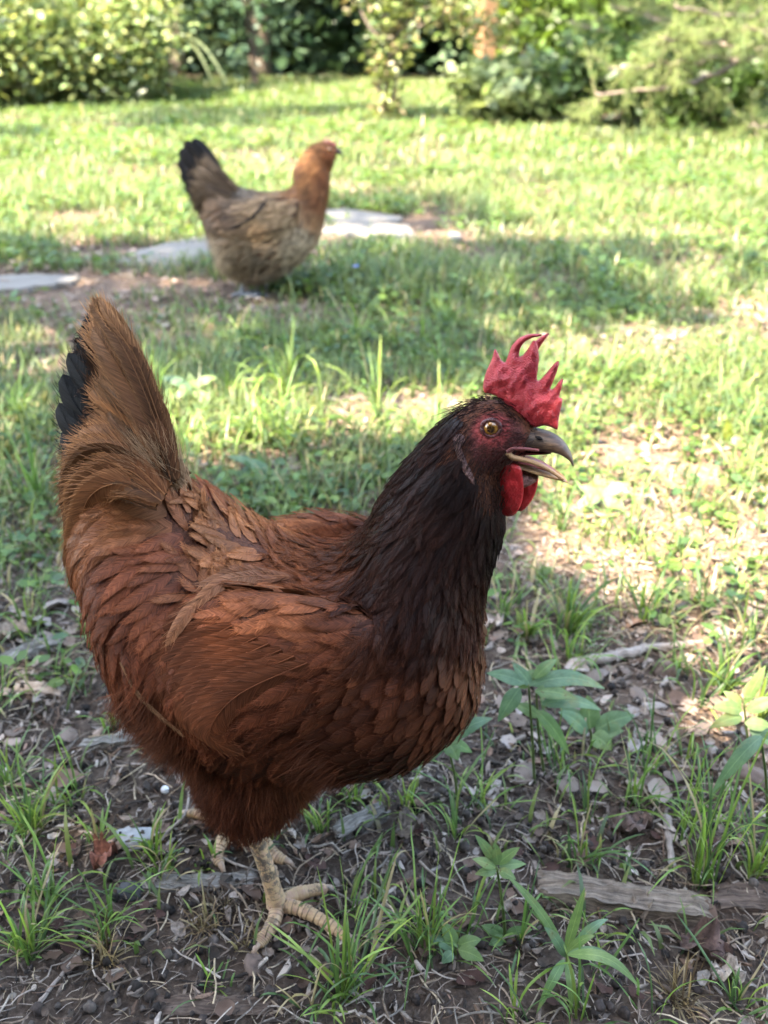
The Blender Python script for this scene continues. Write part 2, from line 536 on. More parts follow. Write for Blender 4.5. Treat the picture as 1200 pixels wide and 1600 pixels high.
M_GREYBARK = mat_wood('grey_bark', (.045, .038, .032), (.15, .132, .112), (.30, .275, .24), 5, 16)
M_BARK = mat_wood('brown_bark', (.025, .017, .013), (.075, .05, .036), (.15, .105, .08), 4, 18)
M_STICK = mat_wood('pale_stick', (.12, .09, .07), (.25, .2, .165), (.36, .31, .27), 5, 8, .5)
M_TRUNK = mat_wood('tree_bark', (.03, .022, .017), (.09, .068, .052), (.17, .135, .11), 3, 10, 1, .01)
M_LIMB = mat_wood('pale_limb', (.07, .052, .042), (.14, .108, .088), (.21, .17, .145), 3, 6, .5)
M_POST = mat_wood('post_timber', (.10, .055, .028), (.17, .095, .048), (.23, .135, .075), 1.5, 14, .4)
M_STONE = plain('flagstone', (.155, .138, .118), .8, .3, .32, 22, .5, 90)
M_ROCK = plain('brown_stone', (.15, .10, .075), .8, .3, .5, 60, .5, 200)
M_GREYSTONE = plain('grey_stone', (.30, .30, .295), .85, .3, .45, 90, .6, 260)

def uvtube(path, rad, seg=8, wob=0.0, rs=np.random):
    V, Q, T = tube(path, rad, seg)
    n = len(path); L = np.concatenate([[0], np.cumsum(np.linalg.norm(np.diff(path, axis=0), axis=1))])
    if wob:
        c = np.repeat(np.asarray(path), seg, 0); V[:-2] = c + (V[:-2] - c) * (1 + wob * rs.randn(n * seg, 1))
    a = np.abs(np.arange(seg) / seg * 2 - 1)
    uv = np.concatenate([np.stack([np.repeat(L * 10, seg), np.tile(a, n)], 1), [[0, 0], [L[-1] * 10, 0]]])
    return V, Q, T, uv
def wood(name, path, rad, mat, seg=10, wob=.05, parent=None, base=None, rs=np.random, **kw):
    V, Q, T, uv = uvtube(np.asarray(path), np.asarray(rad), seg, wob, rs)
    b = np.zeros(3) if base is None else base
    return link(name, make_mesh(name, V - b, Q, T, None, uv, True, [mat]), parent, **kw)

# ------------------------------------------------------------------ foliage in bulk
LEAF_T = np.array([[0, 0, 0], [.32, -.24, .05], [.32, .24, .05], [.7, -.2, .02], [.7, .2, .02], [1, 0, -.06], [.35, 0, -.02], [.7, 0, -.04]])
LEAF_Q = np.array([[0, 1, 6, 2], [1, 3, 7, 6], [6, 7, 4, 2], [3, 5, 4, 7]])
def rot_rand(rs, n, tilt):
    """random yaw, normal tilted up to 'tilt'"""
    yaw = rs.rand(n) * 2 * np.pi; ta = rs.rand(n) ** .7 * tilt; tb = rs.rand(n) * 2 * np.pi
    nz = np.stack([np.sin(ta) * np.cos(tb), np.sin(ta) * np.sin(tb), np.cos(ta)], -1)
    d = np.stack([np.cos(yaw), np.sin(yaw), np.zeros(n)], -1)
    x = unit(d - nz * (d * nz).sum(-1, keepdims=True)); y = np.cross(nz, x)
    return np.stack([x, y, nz], -1)          # columns
def scatter(tv, tq, tt, pos, rot, scale, cols, jitter=0, rs=None):
    n = len(pos); m = len(tv)
    t = np.broadcast_to(tv, (n, m, 3)).copy()
    if jitter: t += rs.randn(n, m, 3) * jitter
    t *= scale.reshape(n, 1, -1)
    V = np.einsum('nij,nmj->nmi', rot, t) + pos[:, None]
    o = (np.arange(n) * m)[:, None, None]
    Q = (tq[None] + o).reshape(-1, 4) if tq is not None else None
    T = (tt[None] + o).reshape(-1, 3) if tt is not None else None
    return V.reshape(-1, 3), Q, T, np.repeat(cols, m, 0)
def stack(parts):
    V, Q, T = merge([(p[0], p[1], p[2]) for p in parts])
    return V, Q, T, np.concatenate([p[3] for p in parts])

def pick(rs, n, pal, w=None, var=.2):
    pal = np.array(pal); c = pal[rs.choice(len(pal), n, p=w)]
    return c * (1 + var * rs.randn(n, 1)).clip(.4, 1.7)

GREENS = [(.125, .165, .055), (.09, .14, .048), (.07, .115, .055), (.155, .185, .075), (.06, .095, .042)]
def blades(rs, x, y, z, h, w, cols, lean=.5, curl=.8, az=None):
    n = len(x); az = rs.rand(n) * 2 * np.pi if az is None else az
    d = np.stack([np.cos(az), np.sin(az), np.zeros(n)], -1); s = np.stack([-np.sin(az), np.cos(az), np.zeros(n)], -1)
    th = lean * rs.rand(n); cu = curl * rs.rand(n) + .15
    p = np.stack([x, y, z], -1); lv = []; a = th
    for k in range(4):
        ww = w * (1, .95, .7, 0)[k]
        if k < 3: lv += [p - s * ww[:, None] / 2, p + s * ww[:, None] / 2]
        else: lv += [p]
        step = h / 3
        p = p + d * (np.sin(a) * step)[:, None] + np.array([0, 0, 1]) * (np.cos(a) * step)[:, None]
        a = a + cu * (.55 if k == 0 else .8)
    V = np.stack(lv, 1); o = (np.arange(n) * 7)[:, None, None]
    Q = (np.array([[0, 1, 3, 2], [2, 3, 5, 4]])[None] + o).reshape(-1, 4); T = (np.array([[4, 5, 6]])[None] + o).reshape(-1, 3)
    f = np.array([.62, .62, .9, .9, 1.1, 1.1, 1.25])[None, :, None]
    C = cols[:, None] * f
    return V.reshape(-1, 3), Q, T, C.reshape(-1, 3)

# ------------------------------------------------------------------ trees and shrubs behind the lawn
def leaf_mass(rs, n, centre, rad, size, pal, shell=.55, lumps=14, tilt=1.3, var=.25, low=None):
    """leaves gathered in clumps spread through the crown"""
    cs = unit(rs.randn(lumps, 3)) * (shell + (1 - shell) * rs.rand(lumps, 1)) * np.array(rad) * .8
    k = rs.randint(lumps, size=n)
    p = cs[k] + rs.randn(n, 3) * np.array(rad) * (.16 + .16 * rs.rand(lumps)[k])[:, None] + np.array(centre)
    if low is not None: p[:, 2] = np.where(p[:, 2] < low, low + rs.rand(n) * .25, p[:, 2])
    tone = (.75 + .5 * rs.rand(lumps))[k][:, None]
    sz = size * (.45 + 1.2 * rs.rand(n) ** 1.6)
    return scatter(LEAF_T, LEAF_Q, None, p, rot_rand(rs, n, tilt), sz[:, None], pick(rs, n, pal, None, var) * tone)

def shrub(name, label, cat, group, x, y, rad, h, n, size, pal, mat, seed, stems=5, trunk_h=None, lumps=16, low=.02, tilt=1.15):
    rs = np.random.RandomState(seed); base = np.array([x, y, float(gh(np.array([x]), np.array([y]))[0])])
    root = link(name, None, None, label, cat, group, loc=base)
    V, Q, T, C = leaf_mass(rs, n, (0, 0, h * .52), (rad, rad, h * .5), size, pal, lumps=lumps, low=low, tilt=tilt)
    link('foliage', make_mesh('foliage', V, Q, T, C, None, True, [mat]), root, kind='stuff')
    for i in range(stems):
        a = rs.rand() * 6.28; r = rad * (.2 + .5 * rs.rand())
        P = np.array([[.05 * math.cos(a), .05 * math.sin(a), -.03], [r * .3 * math.cos(a), r * .3 * math.sin(a), h * .3], [r * .7 * math.cos(a + .3), r * .7 * math.sin(a + .3), h * .6], [r * math.cos(a + .4), r * math.sin(a + .4), h * .88]])
        P = catmull(P, np.linspace(0, 3, 12)); wood('stem', P, np.linspace(.012, .004, 12) * (h / 1.2), M_TRUNK, 6, .06, root)
    return root

def tree(name, label, group, x, y, h, rad, n, size, pal, mat, seed, crown_low=.15, limbs=7, trunk_r=.12, lumps=26):
    rs = np.random.RandomState(seed); base = np.array([x, y, float(gh(np.array([x]), np.array([y]))[0])])
    root = link(name, None, None, label, 'tree', group, loc=base)
    P = np.array([[0, 0, -.08], [.05, .03, h * .3], [-.04, .06, h * .6], [.03, 0, h * .95]])
    P = catmull(P, np.linspace(0, 3, 16)); wood('trunk', P, np.linspace(trunk_r, trunk_r * .25, 16), M_TRUNK, 12, .05, root, rs=rs)
    for i in range(limbs):
        t = .2 + .7 * rs.rand(); a = rs.rand() * 6.28; L = rad * (.5 + .4 * rs.rand())
        p0 = np.array([0, 0, h * t]); d = np.array([math.cos(a), math.sin(a), .25])
        Q4 = np.array([p0, p0 + d * L * .4 + [0, 0, .05], p0 + d * L * .75, p0 + d * L + [0, 0, -.1]])
        wood('limb', catmull(Q4, np.linspace(0, 3, 10)), np.linspace(trunk_r * .4, trunk_r * .1, 10), M_TRUNK, 7, .05, root, rs=rs)
    V, Q, T, C = leaf_mass(rs, n, (0, 0, h * (crown_low + 1) / 2), (rad, rad, h * (1 - crown_low) / 2), size, pal, lumps=lumps, low=.05)
    link('crown', make_mesh('crown', V, Q, T, C, None, True, [mat]), root, kind='stuff')
    return root

DARKS = [(.026, .052, .026), (.032, .065, .028), (.020, .040, .024), (.04, .075, .03)]
BRIGHT = [(.19, .25, .10), (.15, .22, .10), (.24, .28, .10), (.13, .19, .08), (.27, .28, .12), (.22, .26, .17)]
rsT = np.random.RandomState(77)
EV = ['dark evergreen tree behind the bright left bushes', 'dark evergreen tree just right of the bright left bushes', 'dark evergreen tree in the shaded gap left of the sapling', 'dark evergreen tree directly behind the leafy sapling', 'dark evergreen tree behind the timber post', 'dark evergreen tree behind the broad-leaved shrub', 'dark evergreen tree behind the pine boughs', 'dark evergreen tree at the far right edge behind the pine']
for i, x in enumerate([-4.6, -2.7, -1.5, .1, 1.5, 2.9, 4.5, 6.2]):
    tree('evergreen_tree', EV[i], 'dark evergreen trees at the back of the lawn', x, 12.4 + 1.2 * rsT.rand(), 5.5 + 1.5 * rsT.rand(), 1.35, 5200, .16, DARKS, M_DARKLEAF, 300 + i, .0, 6, .13, 34)
rs = rsT
n = 22000
p = np.stack([rs.uniform(-16, 16, n), rs.uniform(14.5, 19, n), rs.rand(n) ** 1.4 * 6], -1)
V, Q, T, C = scatter(LEAF_T, LEAF_Q, None, p, rot_rand(rs, n, 1.5), .55 * (.6 + .8 * rs.rand(n, 1)), pick(rs, n, DARKS))
o = link('woods', make_mesh('woods', V, Q, T, C, None, True, [M_DARKLEAF]), None, 'dense dark woods closing off the view beyond the evergreen trees', 'woods', kind='stuff')

n = 9000  # unseen leaf mass added behind the camera to block skylight on the hen
p = np.stack([rs.uniform(-9, 9, n), rs.uniform(-6.5, -3.4, n), rs.rand(n) ** 1.1 * 4.3], -1)
V, Q, T, C = scatter(LEAF_T, LEAF_Q, None, p, rot_rand(rs, n, 1.5), .5 * (.6 + .8 * rs.rand(n, 1)), pick(rs, n, DARKS))
link('woods', make_mesh('woods', V, Q, T, C, None, True, [M_DARKLEAF]), None, 'unseen dark woods added behind the viewer to hold back skylight', 'woods', kind='stuff')

LB = ['bright yellow-green bush at the far left edge of the lawn', 'bright leafy bush second from the left along the lawn edge', 'bright leafy bush whose right side meets the dark gap', 'pale green bush rising behind the leftmost bushes', 'sunlit rounded bush spilling onto the grass at left', 'rounded bush in front of the far left bush', 'smallest bush between the two rounded front ones', 'front bush beside the dark gap', 'bush at the picture edge in front of the leftmost bush']
for i, (x, y, r, h) in enumerate([(-4.3, 8.6, .9, 2.4), (-3.25, 8.9, .85, 2.3), (-2.4, 9.3, .75, 2.1), (-3.4, 10.6, 1.1, 2.9), (-2.95, 8.15, .7, 1.0), (-4.2, 8.0, .75, 1.1), (-3.6, 7.95, .55, .8), (-2.3, 8.5, .55, .9), (-4.9, 7.8, .6, 1.1)]):
    shrub('leafy_bush', LB[i], 'bush', 'bright bushes along the left of the lawn', x, y, r, h, 12000, .058, BRIGHT, M_LEAF, 400 + i, 6, lumps=70, tilt=.95)

def strap_plant():
    rs = np.random.RandomState(8); b = np.array([-1.9, 9.0, 0.])
    root = link('strap_leaved_plant', None, None, 'strap-leaved plant arching out beside the bright bush and dark gap', 'plant', loc=b)
    for i in range(16):
        a = rs.rand() * 6.28; L = .5 + .4 * rs.rand(); t = np.linspace(0, 1, 8)
        P = np.stack([np.cos(a) * L * t, np.sin(a) * L * t, .35 + .75 * t - .95 * t * t], -1)
        s = np.array([-math.sin(a), math.cos(a), 0]); w = .022 * np.sin(np.pi * (t * .85 + .12))[:, None]
        V = np.concatenate([P - s * w, P + s * w]); Q = np.stack([np.arange(7), np.arange(1, 8), np.arange(9, 16), np.arange(8, 15)], -1)
        link('leaf', make_mesh('leaf', V, Q, None, np.tile([.14, .17, .09], (16, 1)), None, True, [M_LEAF]), root)
    wood('stem', [[0, 0, -.02], [0, .01, .2], [.01, 0, .4]], [.03, .03, .02], M_TRUNK, 7, .05, root)
strap_plant()

# sapling on the lawn in front of the dark gap
def sapling():
    rs = np.random.RandomState(21); b = gpt(604, 193)
    root = link('sapling', None, None, 'slender leafy sapling with twisted stems standing alone on the lawn', 'tree', loc=b)
    S = [[(0, 0, -.03), (.0, 0, .25), (.06, .02, .55), (.03, .0, .95), (.12, 0, 1.6)], [(.02, 0, -.03), (-.05, .02, .2), (.05, .03, .5), (.14, .0, .8), (.10, .05, 1.5)], [(0, .02, -.03), (.06, 0, .3), (-.02, .04, .6), (.10, .03, .9), (.28, .02, 1.3)], [(0, 0, .35), (.12, .02, .52), (.34, .03, .62), (.58, .02, .60), (.75, 0, .55)], [(.04, 0, .5), (.2, .04, .66), (.4, .05, .72), (.62, .04, .9), (.7, 0, 1.1)], [(0, 0, .45), (-.14, .0, .62), (-.22, .02, .85), (-.3, 0, 1.2), (-.34, 0, 1.5)]]
    pts = []
    for i, s in enumerate(S):
        P = catmull(np.array(s), np.linspace(0, 4, 24)); pts.append(P)
        wood('stem', P, np.linspace(.016 if i < 3 else .009, .004, 24), M_LIMB if i > 2 else M_TRUNK, 7, .06, root, rs=rs)
    A = np.concatenate([p[9:] for p in pts]); n = 2300
    p = A[rs.randint(len(A), size=n)] + rs.randn(n, 3) * [.075, .07, .06]
    m = rs.rand(n) < .10; p[m] = np.stack([rs.randn(m.sum()) * .06, rs.randn(m.sum()) * .06, .04 + .4 * rs.rand(m.sum())], -1)
    V, Q, T, C = scatter(LEAF_T, LEAF_Q, None, p, rot_rand(rs, n, 1.3), 0.058 * (.6 + .8 * rs.rand(n, 1)), pick(rs, n, [(.15, .19, .07), (.11, .15, .05), (.18, .21, .07), (.21, .17, .10)]))
    link('foliage', make_mesh('foliage', V, Q, T, C, None, True, [M_LEAF]), root, kind='stuff')
sapling()

shrub('hanging_shrub', 'sparse blue-green shrub dimly seen inside the dark gap', 'shrub', 'shrubs inside the dark gap', -1.35, 10.9, .5, 2.0, 1100, .10, [(.07, .12, .08), (.05, .095, .06)], M_LEAF, 480, 4, lumps=16)

def post():
    b = np.array([.80, 8.2, 0.]); root = link('timber_post', None, None, 'square brown timber post half hidden behind the broad-leaved shrub', 'post', loc=b)
    w = .065; P = [[0, 0, -.2], [0, 0, .5], [0, 0, 1.2], [0, 0, 2.0]]
    th = np.linspace(0, 2 * np.pi, 8, endpoint=False)
    V, Q, T, uv = uvtube(np.array(P), np.full(4, w * 1.28), 4); link('shaft', make_mesh('shaft', V, Q, T, None, uv, False, [M_POST]), root)
    V, Q, T, uv = uvtube(np.array([[0, 0, 2.003], [0, 0, 2.03], [0, 0, 2.07]]), np.array([.11, .11, .02]), 4); link('cap', make_mesh('cap', V, Q, T, None, uv, False, [M_POST]), root)
post()

PALE = [(.16, .21, .10), (.13, .18, .08), (.19, .23, .12)]
SH = [('broad_leaved_shrub', 'low broad-leaved shrub with pale sunlit leaves right of the timber post', 0.82, 6.7, .42, .38, 1500, .10, PALE, M_LEAF, 14),
      ('broad_leaved_shrub', 'dark low shrub under the pine boughs at the lawn edge', 1.35, 6.4, .5, .55, 3400, .06, [(.04, .075, .025), (.055, .095, .03)], M_LEAF, 16),
      ('broad_leaved_shrub', 'tall mid-green shrub filling the gap above the pale broad-leaved shrub', 1.75, 8.6, .8, 2.3, 7000, .09, [(.06, .11, .025), (.08, .14, .03), (.10, .16, .03)], M_LEAF, 40),
      ('broad_leaved_shrub', 'deep green shrub behind the pine at the right edge', 3.2, 7.6, .9, 1.7, 6000, .08, [(.04, .08, .02), (.06, .11, .025)], M_LEAF, 30),
      ('broad_leaved_shrub', 'rounded dark green shrub low beside the pine trunk', 2.0, 6.2, .42, .5, 3400, .055, [(.045, .085, .02), (.06, .11, .025)], M_LEAF, 18),
      ('broad_leaved_shrub', 'yellow-green shrub overhanging the top of the timber post', 1.35, 9.8, .7, 2.4, 5000, .09, [(.12, .17, .03), (.15, .2, .035), (.08, .13, .03)], M_LEAF, 30)]
for i, (nm, lb, x, y, r, h, nl, sz, pal, mt, lm) in enumerate(SH):
    shrub(nm, lb, 'shrub', 'shrubs at the right of the lawn', x, y, r, h, nl, sz, pal, mt, 500 + i, 6, lumps=lm)

def pine():
    rs = np.random.RandomState(31); b = np.array([2.42, 5.9, 0.]); root = link('pine', None, None, 'feathery pine with long bare-stemmed boughs at the right edge', 'tree', loc=b)
    H = 3.4
    wood('trunk', catmull(np.array([[0, 0, -.05], [.03, .02, 1.0], [-.02, 0, 2.2], [0, 0, H]]), np.linspace(0, 3, 20)), np.linspace(.055, .012, 20), M_TRUNK, 10, .06, root, rs=rs)
    tips = []
    for i in range(34):
        z = .34 + (H - .5) * (i / 34) ** 1.4; a = rs.rand() * 6.28 if i % 2 else math.pi + rs.randn() * .5
        L = (1.35 - .2 * z) * (.8 + .4 * rs.rand()); L = max(L, .3)
        d = np.array([math.cos(a), math.sin(a), .12 + .1 * rs.randn()])
        P = catmull(np.array([[0, 0, z], d * L * .35 + [0, 0, z - .02 + .05 * rs.randn()], d * L * .7 + [0, 0, z + .03 + .06 * rs.randn()], d * L + [0, 0, z + .08 * rs.randn()]]), np.linspace(0, 3, 18))
        bo = wood('bough', P, np.linspace(.020, .006, 18), M_LIMB, 6, .06, root, rs=rs)
        for k in range(7, 18):
            for q in range(2 if i < 34 else 1):
                e = unit(P[k] - P[k - 1] + rs.randn(3) * .6 * [1, 1, .6]); l2 = .10 + .22 * rs.rand()
                tips.append(np.array([P[k], P[k] + e * l2 * .5, P[k] + e * l2 + [0, 0, .02]]))
    for i, B in enumerate([[(0, 0, .50), (-.45, -.25, .42), (-.85, -.4, .40), (-1.25, -.5, .36)], [(-.45, -.25, .42), (-.7, -.42, .33), (-.95, -.5, .28), (-1.3, -.5, .25)], [(0, 0, .72), (-.4, -.3, .60), (-.7, -.5, .50), (-1.0, -.6, .52)], [(.1, -.1, .18), (-.1, -.4, .10), (-.35, -.6, .09), (-.5, -.65, .12)], [(0, 0, .9), (-.3, -.3, .72), (-.55, -.5, .62), (-.95, -.55, .66)], [(.5, -.2, .44), (.2, -.4, .42), (-.1, -.5, .43), (-.4, -.55, .38)]]):
        P = catmull(np.array(B, float), np.linspace(0, 3, 24)) + rs.randn(24, 3) * .006; wood('bough', P, np.linspace(.017, .007, 24), M_LIMB, 7, .08, root, rs=rs)
        for k in range(8, 24):
            for q in range(2):
                e = unit(P[k] - P[k - 1] + rs.randn(3) * [.8, .6, 1.0]); l2 = .10 + .16 * rs.rand(); tips.append(np.array([P[k], P[k] + e * l2 * .5, P[k] + e * l2 + [0, 0, .02]]))
    tips = np.array(tips)
    m = np.repeat(np.arange(len(tips)), 26); u = rs.rand(len(m), 1)
    p0 = tips[m, 0] * (1 - u) ** 2 + 2 * tips[m, 1] * u * (1 - u) + tips[m, 2] * u * u
    ax = unit(tips[m, 2] - tips[m, 0]); d = unit(ax * .8 + rs.randn(len(m), 3) * .55); ln = .05 + .035 * rs.rand(len(m), 1)
    S = np.stack([p0, p0 + d * ln * .5, p0 + d * ln - [0, 0, .006]], 1)
    make_curves('needles', S, [.0016, .0014, .0006], pick(rs, len(m), [(.125, .165, .055), (.09, .13, .045), (.16, .195, .065)]), M_NEEDLE, root, 'stuff')
    make_curves('twigs', tips, [.0025, .002, .001], np.tile([.16, .12, .09], (len(tips), 1)), M_NEEDLE, root, 'stuff')
M_NEEDLE = mat_leafy('pine_needle', .3, .5, .3)
pine()

# ------------------------------------------------------------------ unseen tree overhead: crown shaped by a shade map to dapple the foreground
HOLES = [(1120, 900, .07, .06, .9), (1040, 985, .05, .045, .8), (1180, 1010, .06, .06, .9), (1110, 1040, .035, .04, .8), (905, 905, .05, .05, .6), (1190, 1260, .05, .05, .7), (1150, 1115, .055, .06, 1.2), (1050, 1070, .04, .04, .7), (1200, 1150, .06, .06, 1), (640, 650, .30, .17, 1.2), (420, 700, .22, .14, .6), (1100, 640, .34, .42, 1.25), (1130, 850, .22, .16, .95), (960, 760, .14, .16, .8), (20, 700, .10, .14, .9), (30, 560, .12, .2, .5), (900, 560, .16, .16, .6), (1190, 1080, .06, .10, .7)]
def shade(x, y):
    edge = 1.82 + .25 * (vnoise(x * 2.3 + 50, y * 0 + 3) - .5)
    far = 2.75 + .2 * (vnoise(x * 3 + 8, x * 0) - .5)
    dap = np.clip((vnoise(x * 7 + 2, y * 7) - .36) * 6, 0, 1)
    a = np.where(y < np.where(x > .15, .8, 1.15), 1.0, np.where(y < edge, .25 + .6 * dap, np.where(y < far, .28 + .55 * dap, .0)))
    right = np.clip((x - .25 - .12 * (y - 1.2) + .3 * (vnoise(x * 5, y * 5) - .5)) / .5, 0, 1) * (y > 1.4)
    a = a * (1 - right * .85)
    a = np.maximum(a, .16 * (vnoise(x * 1.2, y * 1.2 + 30) > .52))
    return np.clip(a - spot(x, y, HOLES), 0, 1)
def unseen_shade_tree():
    rs = np.random.RandomState(61)
    b = np.array([-3.2, -1.4, 0.]); root = link('unseen_shade_tree', None, None, 'unseen tall leafy tree, its crown shaped to shade the hens from above', 'tree', loc=b)
    T0 = [[0, 0, -.1], [.05, .1, 1.2], [.15, .3, 2.4], [.3, .5, 4.6]]
    wood('trunk', catmull(np.array(T0), np.linspace(0, 3, 24)), np.linspace(.2, .06, 24), M_TRUNK, 14, .05, root, rs=rs)
    for i in range(12):
        x, y = rs.uniform(-1.6, 1.0), rs.uniform(-1.6, 2.8); z = rs.uniform(3.4, 4.6)
        e = np.array([x, y, 0]) + SUN * z / SUN[2] - b
        P = np.array([[.2, .4, 2.4 + 1.6 * rs.rand()], e * .35 + [0, 0, 2.2], e * .7 + [0, 0, .6], e]); 
        wood('limb', catmull(P, np.linspace(0, 3, 16)), np.linspace(.035, .008, 16), M_TRUNK, 7, .05, root, rs=rs)
    n = 60000
    x, y = rs.uniform(-1.9, 1.6, n), rs.uniform(-2.0, 3.0, n)
    m = rs.rand(n) < shade(x, y) ; x, y = x[m], y[m]; k = len(x)
    z = rs.uniform(3.0, 4.8, k)
    p = np.stack([x, y, np.zeros(k)], -1) + SUN * (z / SUN[2])[:, None]
    m = rs.rand(9000) < .08 * 1.0
    V, Q, T, C = scatter(LEAF_T, LEAF_Q, None, p - b, rot_rand(rs, k, 1.0), .085 * (.7 + .6 * rs.rand(k, 1)), pick(rs, k, [(.06, .11, .03), (.08, .13, .03)]))
    link('crown', make_mesh('crown', V, Q, T, C, None, True, [M_LEAF]), root, kind='stuff')
    print('canopy leaves', k)
    # scattered sprays of the neighbouring tree over the far lawn
    b2 = np.array([-6.5, 6.5, 0.]); root2 = link('unseen_shade_tree', None, None, 'thinly leaved tree standing left of the lawn beyond the picture', 'tree', loc=b2)
    wood('trunk', catmull(np.array([[0, 0, -.1], [.1, 0, 1.5], [.4, -.2, 3], [1.0, -.3, 5.5]]), np.linspace(0, 3, 24)), np.linspace(.16, .05, 24), M_TRUNK, 12, .05, root2, rs=rs)
    n = 26000; x, y = rs.uniform(-3.0, 4, n), rs.uniform(3.0, 7.6, n)
    keep = (vnoise(x * .9 + 20, y * .9) > .62) & (rs.rand(n) < .8); x, y = x[keep], y[keep]; k = len(x); z = rs.uniform(4.2, 5.6, k)
    p = np.stack([x, y, np.zeros(k)], -1) + SUN * (z / SUN[2])[:, None]
    V, Q, T, C = scatter(LEAF_T, LEAF_Q, None, p - b2, rot_rand(rs, k, 1.0), .10 * (.7 + .6 * rs.rand(k, 1)), pick(rs, k, [(.06, .11, .03), (.08, .13, .03)]))
    link('crown', make_mesh('crown', V, Q, T, C, None, True, [M_LEAF]), root2, kind='stuff')
    for i in range(8):
        j = rs.randint(k); e = p[j] - b2
        wood('limb', catmull(np.array([[.5, -.2, 3 + 2 * rs.rand()], e * .4 + [0, 0, 2.4], e * .75 + [0, 0, .8], e]), np.linspace(0, 3, 16)), np.linspace(.035, .008, 16), M_TRUNK, 7, .05, root2, rs=rs)
unseen_shade_tree()

# ------------------------------------------------------------------ lawn
BARE = [(262, 402, .19, .10, 2.6), (60, 458, .34, .07, 2.6), (555, 344, .20, .10, 2.2), (560, 369, .2, .07, 2.4), (710, 378, .05, .05, 1.5), (398, 470, .10, .10, .6), (610, 640, .15, .09, .8), (1000, 620, .08, .10, .25), (1120, 830, .25, .16, .35), (940, 720, .12, .14, .4), (260, 400, .32, .16, .85), (180, 450, .3, .10, .7), (60, 456, .3, .12, .8), (560, 365, .28, .22, .75), (690, 195, .55, .5, .85), (930, 190, .6, .5, .75), (860, 880, .12, .1, .4), (1130, 1130, .1, .1, .3), (110, 350, .3, .15, .4)]
GRASSY = [(960, 640, .10, .12, .45), (1080, 600, .10, .10, .4), (1130, 690, .10, .10, .35), (980, 760, .08, .07, .4), (1060, 800, .07, .08, .35), (900, 700, .08, .1, .4), (1170, 790, .08, .08, .35), (1030, 880, .06, .06, .3), (880, 820, .07, .06, .35), (840, 930, .06, .05, .4)]
def lawn_density(x, y):
    left = np.clip((y - .80) / .30, 0, 1)
    right = np.clip((y - .85) / .8, 0, 1) * .6 + np.clip((y - .62) / .25, 0, 1) * .45
    k = np.clip((x - .12) / .25, 0, 1)
    d = .11 + left * (1 - k) + right * k
    d = d * (.25 + 1.15 * np.clip((vnoise(x * 5 + 3, y * 5) - .28) * 2.2, 0, 1)) * (.6 + .6 * vnoise(x * 17, y * 17))
    return np.clip(d - spot(x, y, BARE) * 1.1 + spot(x, y, GRASSY), 0, 1)
def lawn():
    rs = np.random.RandomState(91); parts = []
    for (y0, y1, per, hh, ww) in ((.42, 2.0, 19000, .050, .0028), (2.0, 4.4, 9000, .055, .0040), (4.4, 12.5, 2300, .07, .0075)):
        w1 = .75 * y1 + .5; n = int(per * 2 * w1 * (y1 - y0))
        x, y = rs.uniform(-w1, w1, n), rs.uniform(y0, y1, n)
        d = lawn_density(x, y); m = (rs.rand(n) < d) & (np.abs(x) < .75 * y + .5); x, y, d = x[m], y[m], d[m]; k = len(x)
        c = pick(rs, k, GREENS, [.3, .25, .15, .2, .1]); dryb = rs.rand(k) < np.where(y < 1.3, .16, .06); c[dryb] = pick(rs, dryb.sum(), [(.26, .21, .11), (.34, .27, .16)])
        tall = .55 + .9 * vnoise(x * 3.1 + 7, y * 3.1) + .5 * (rs.rand(k) < .08)
        tall = tall * np.where(y < 1.0, .8, 1)
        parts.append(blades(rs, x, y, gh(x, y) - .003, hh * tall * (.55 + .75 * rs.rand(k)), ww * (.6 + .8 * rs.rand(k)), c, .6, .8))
        print('blades', k)
    V, Q, T, C = stack(parts)
    link('grass', make_mesh('grass', V, Q, T, C, None, True, [M_GRASS]), None, 'short mixed lawn grass growing over the bare soil', 'grass', kind='stuff')
    parts = []
    for (y0, y1, per, sz, hh) in ((.70, 2.0, 2600, .015, .035), (2.0, 4.4, 1300, .024, .045), (4.4, 11, 350, .04, .05)):
        w1 = .75 * y1 + .5; n = int(per * 2 * w1 * (y1 - y0))
        x, y = rs.uniform(-w1, w1, n), rs.uniform(y0, y1, n)
        d = lawn_density(x, y) * np.clip((vnoise(x * 4 + 60, y * 4) - .25) * 2.2, 0, 1); m = (rs.rand(n) < d * 1.2) & (np.abs(x) < .75 * y + .5); x, y = x[m], y[m]
        # each sprig carries a few leaves round one spot
        j = np.repeat(np.arange(len(x)), 4); k = len(j); px_, py_ = x[j] + rs.randn(k) * sz * .55, y[j] + rs.randn(k) * sz * .55
        z = gh(px_, py_) + hh * (rs.rand(len(x))[j] * .8 + .1) + rs.rand(k) * .01
        parts.append(scatter(LEAF_T, LEAF_Q, None, np.stack([px_, py_, z], -1), rot_rand(rs, k, .7), sz * (.6 + .7 * rs.rand(k, 1)) * np.array([[1, 1.25, 1]]), pick(rs, k, [(.07, .13, .03), (.09, .15, .035), (.05, .10, .035), (.11, .16, .04)])))
    V, Q, T, C = stack(parts)
    link('clover', make_mesh('clover', V, Q, T, C, None, True, [M_GRASS]), None, 'low broad-leaved weeds and clover growing among the lawn grass', 'weeds', kind='stuff')
lawn()
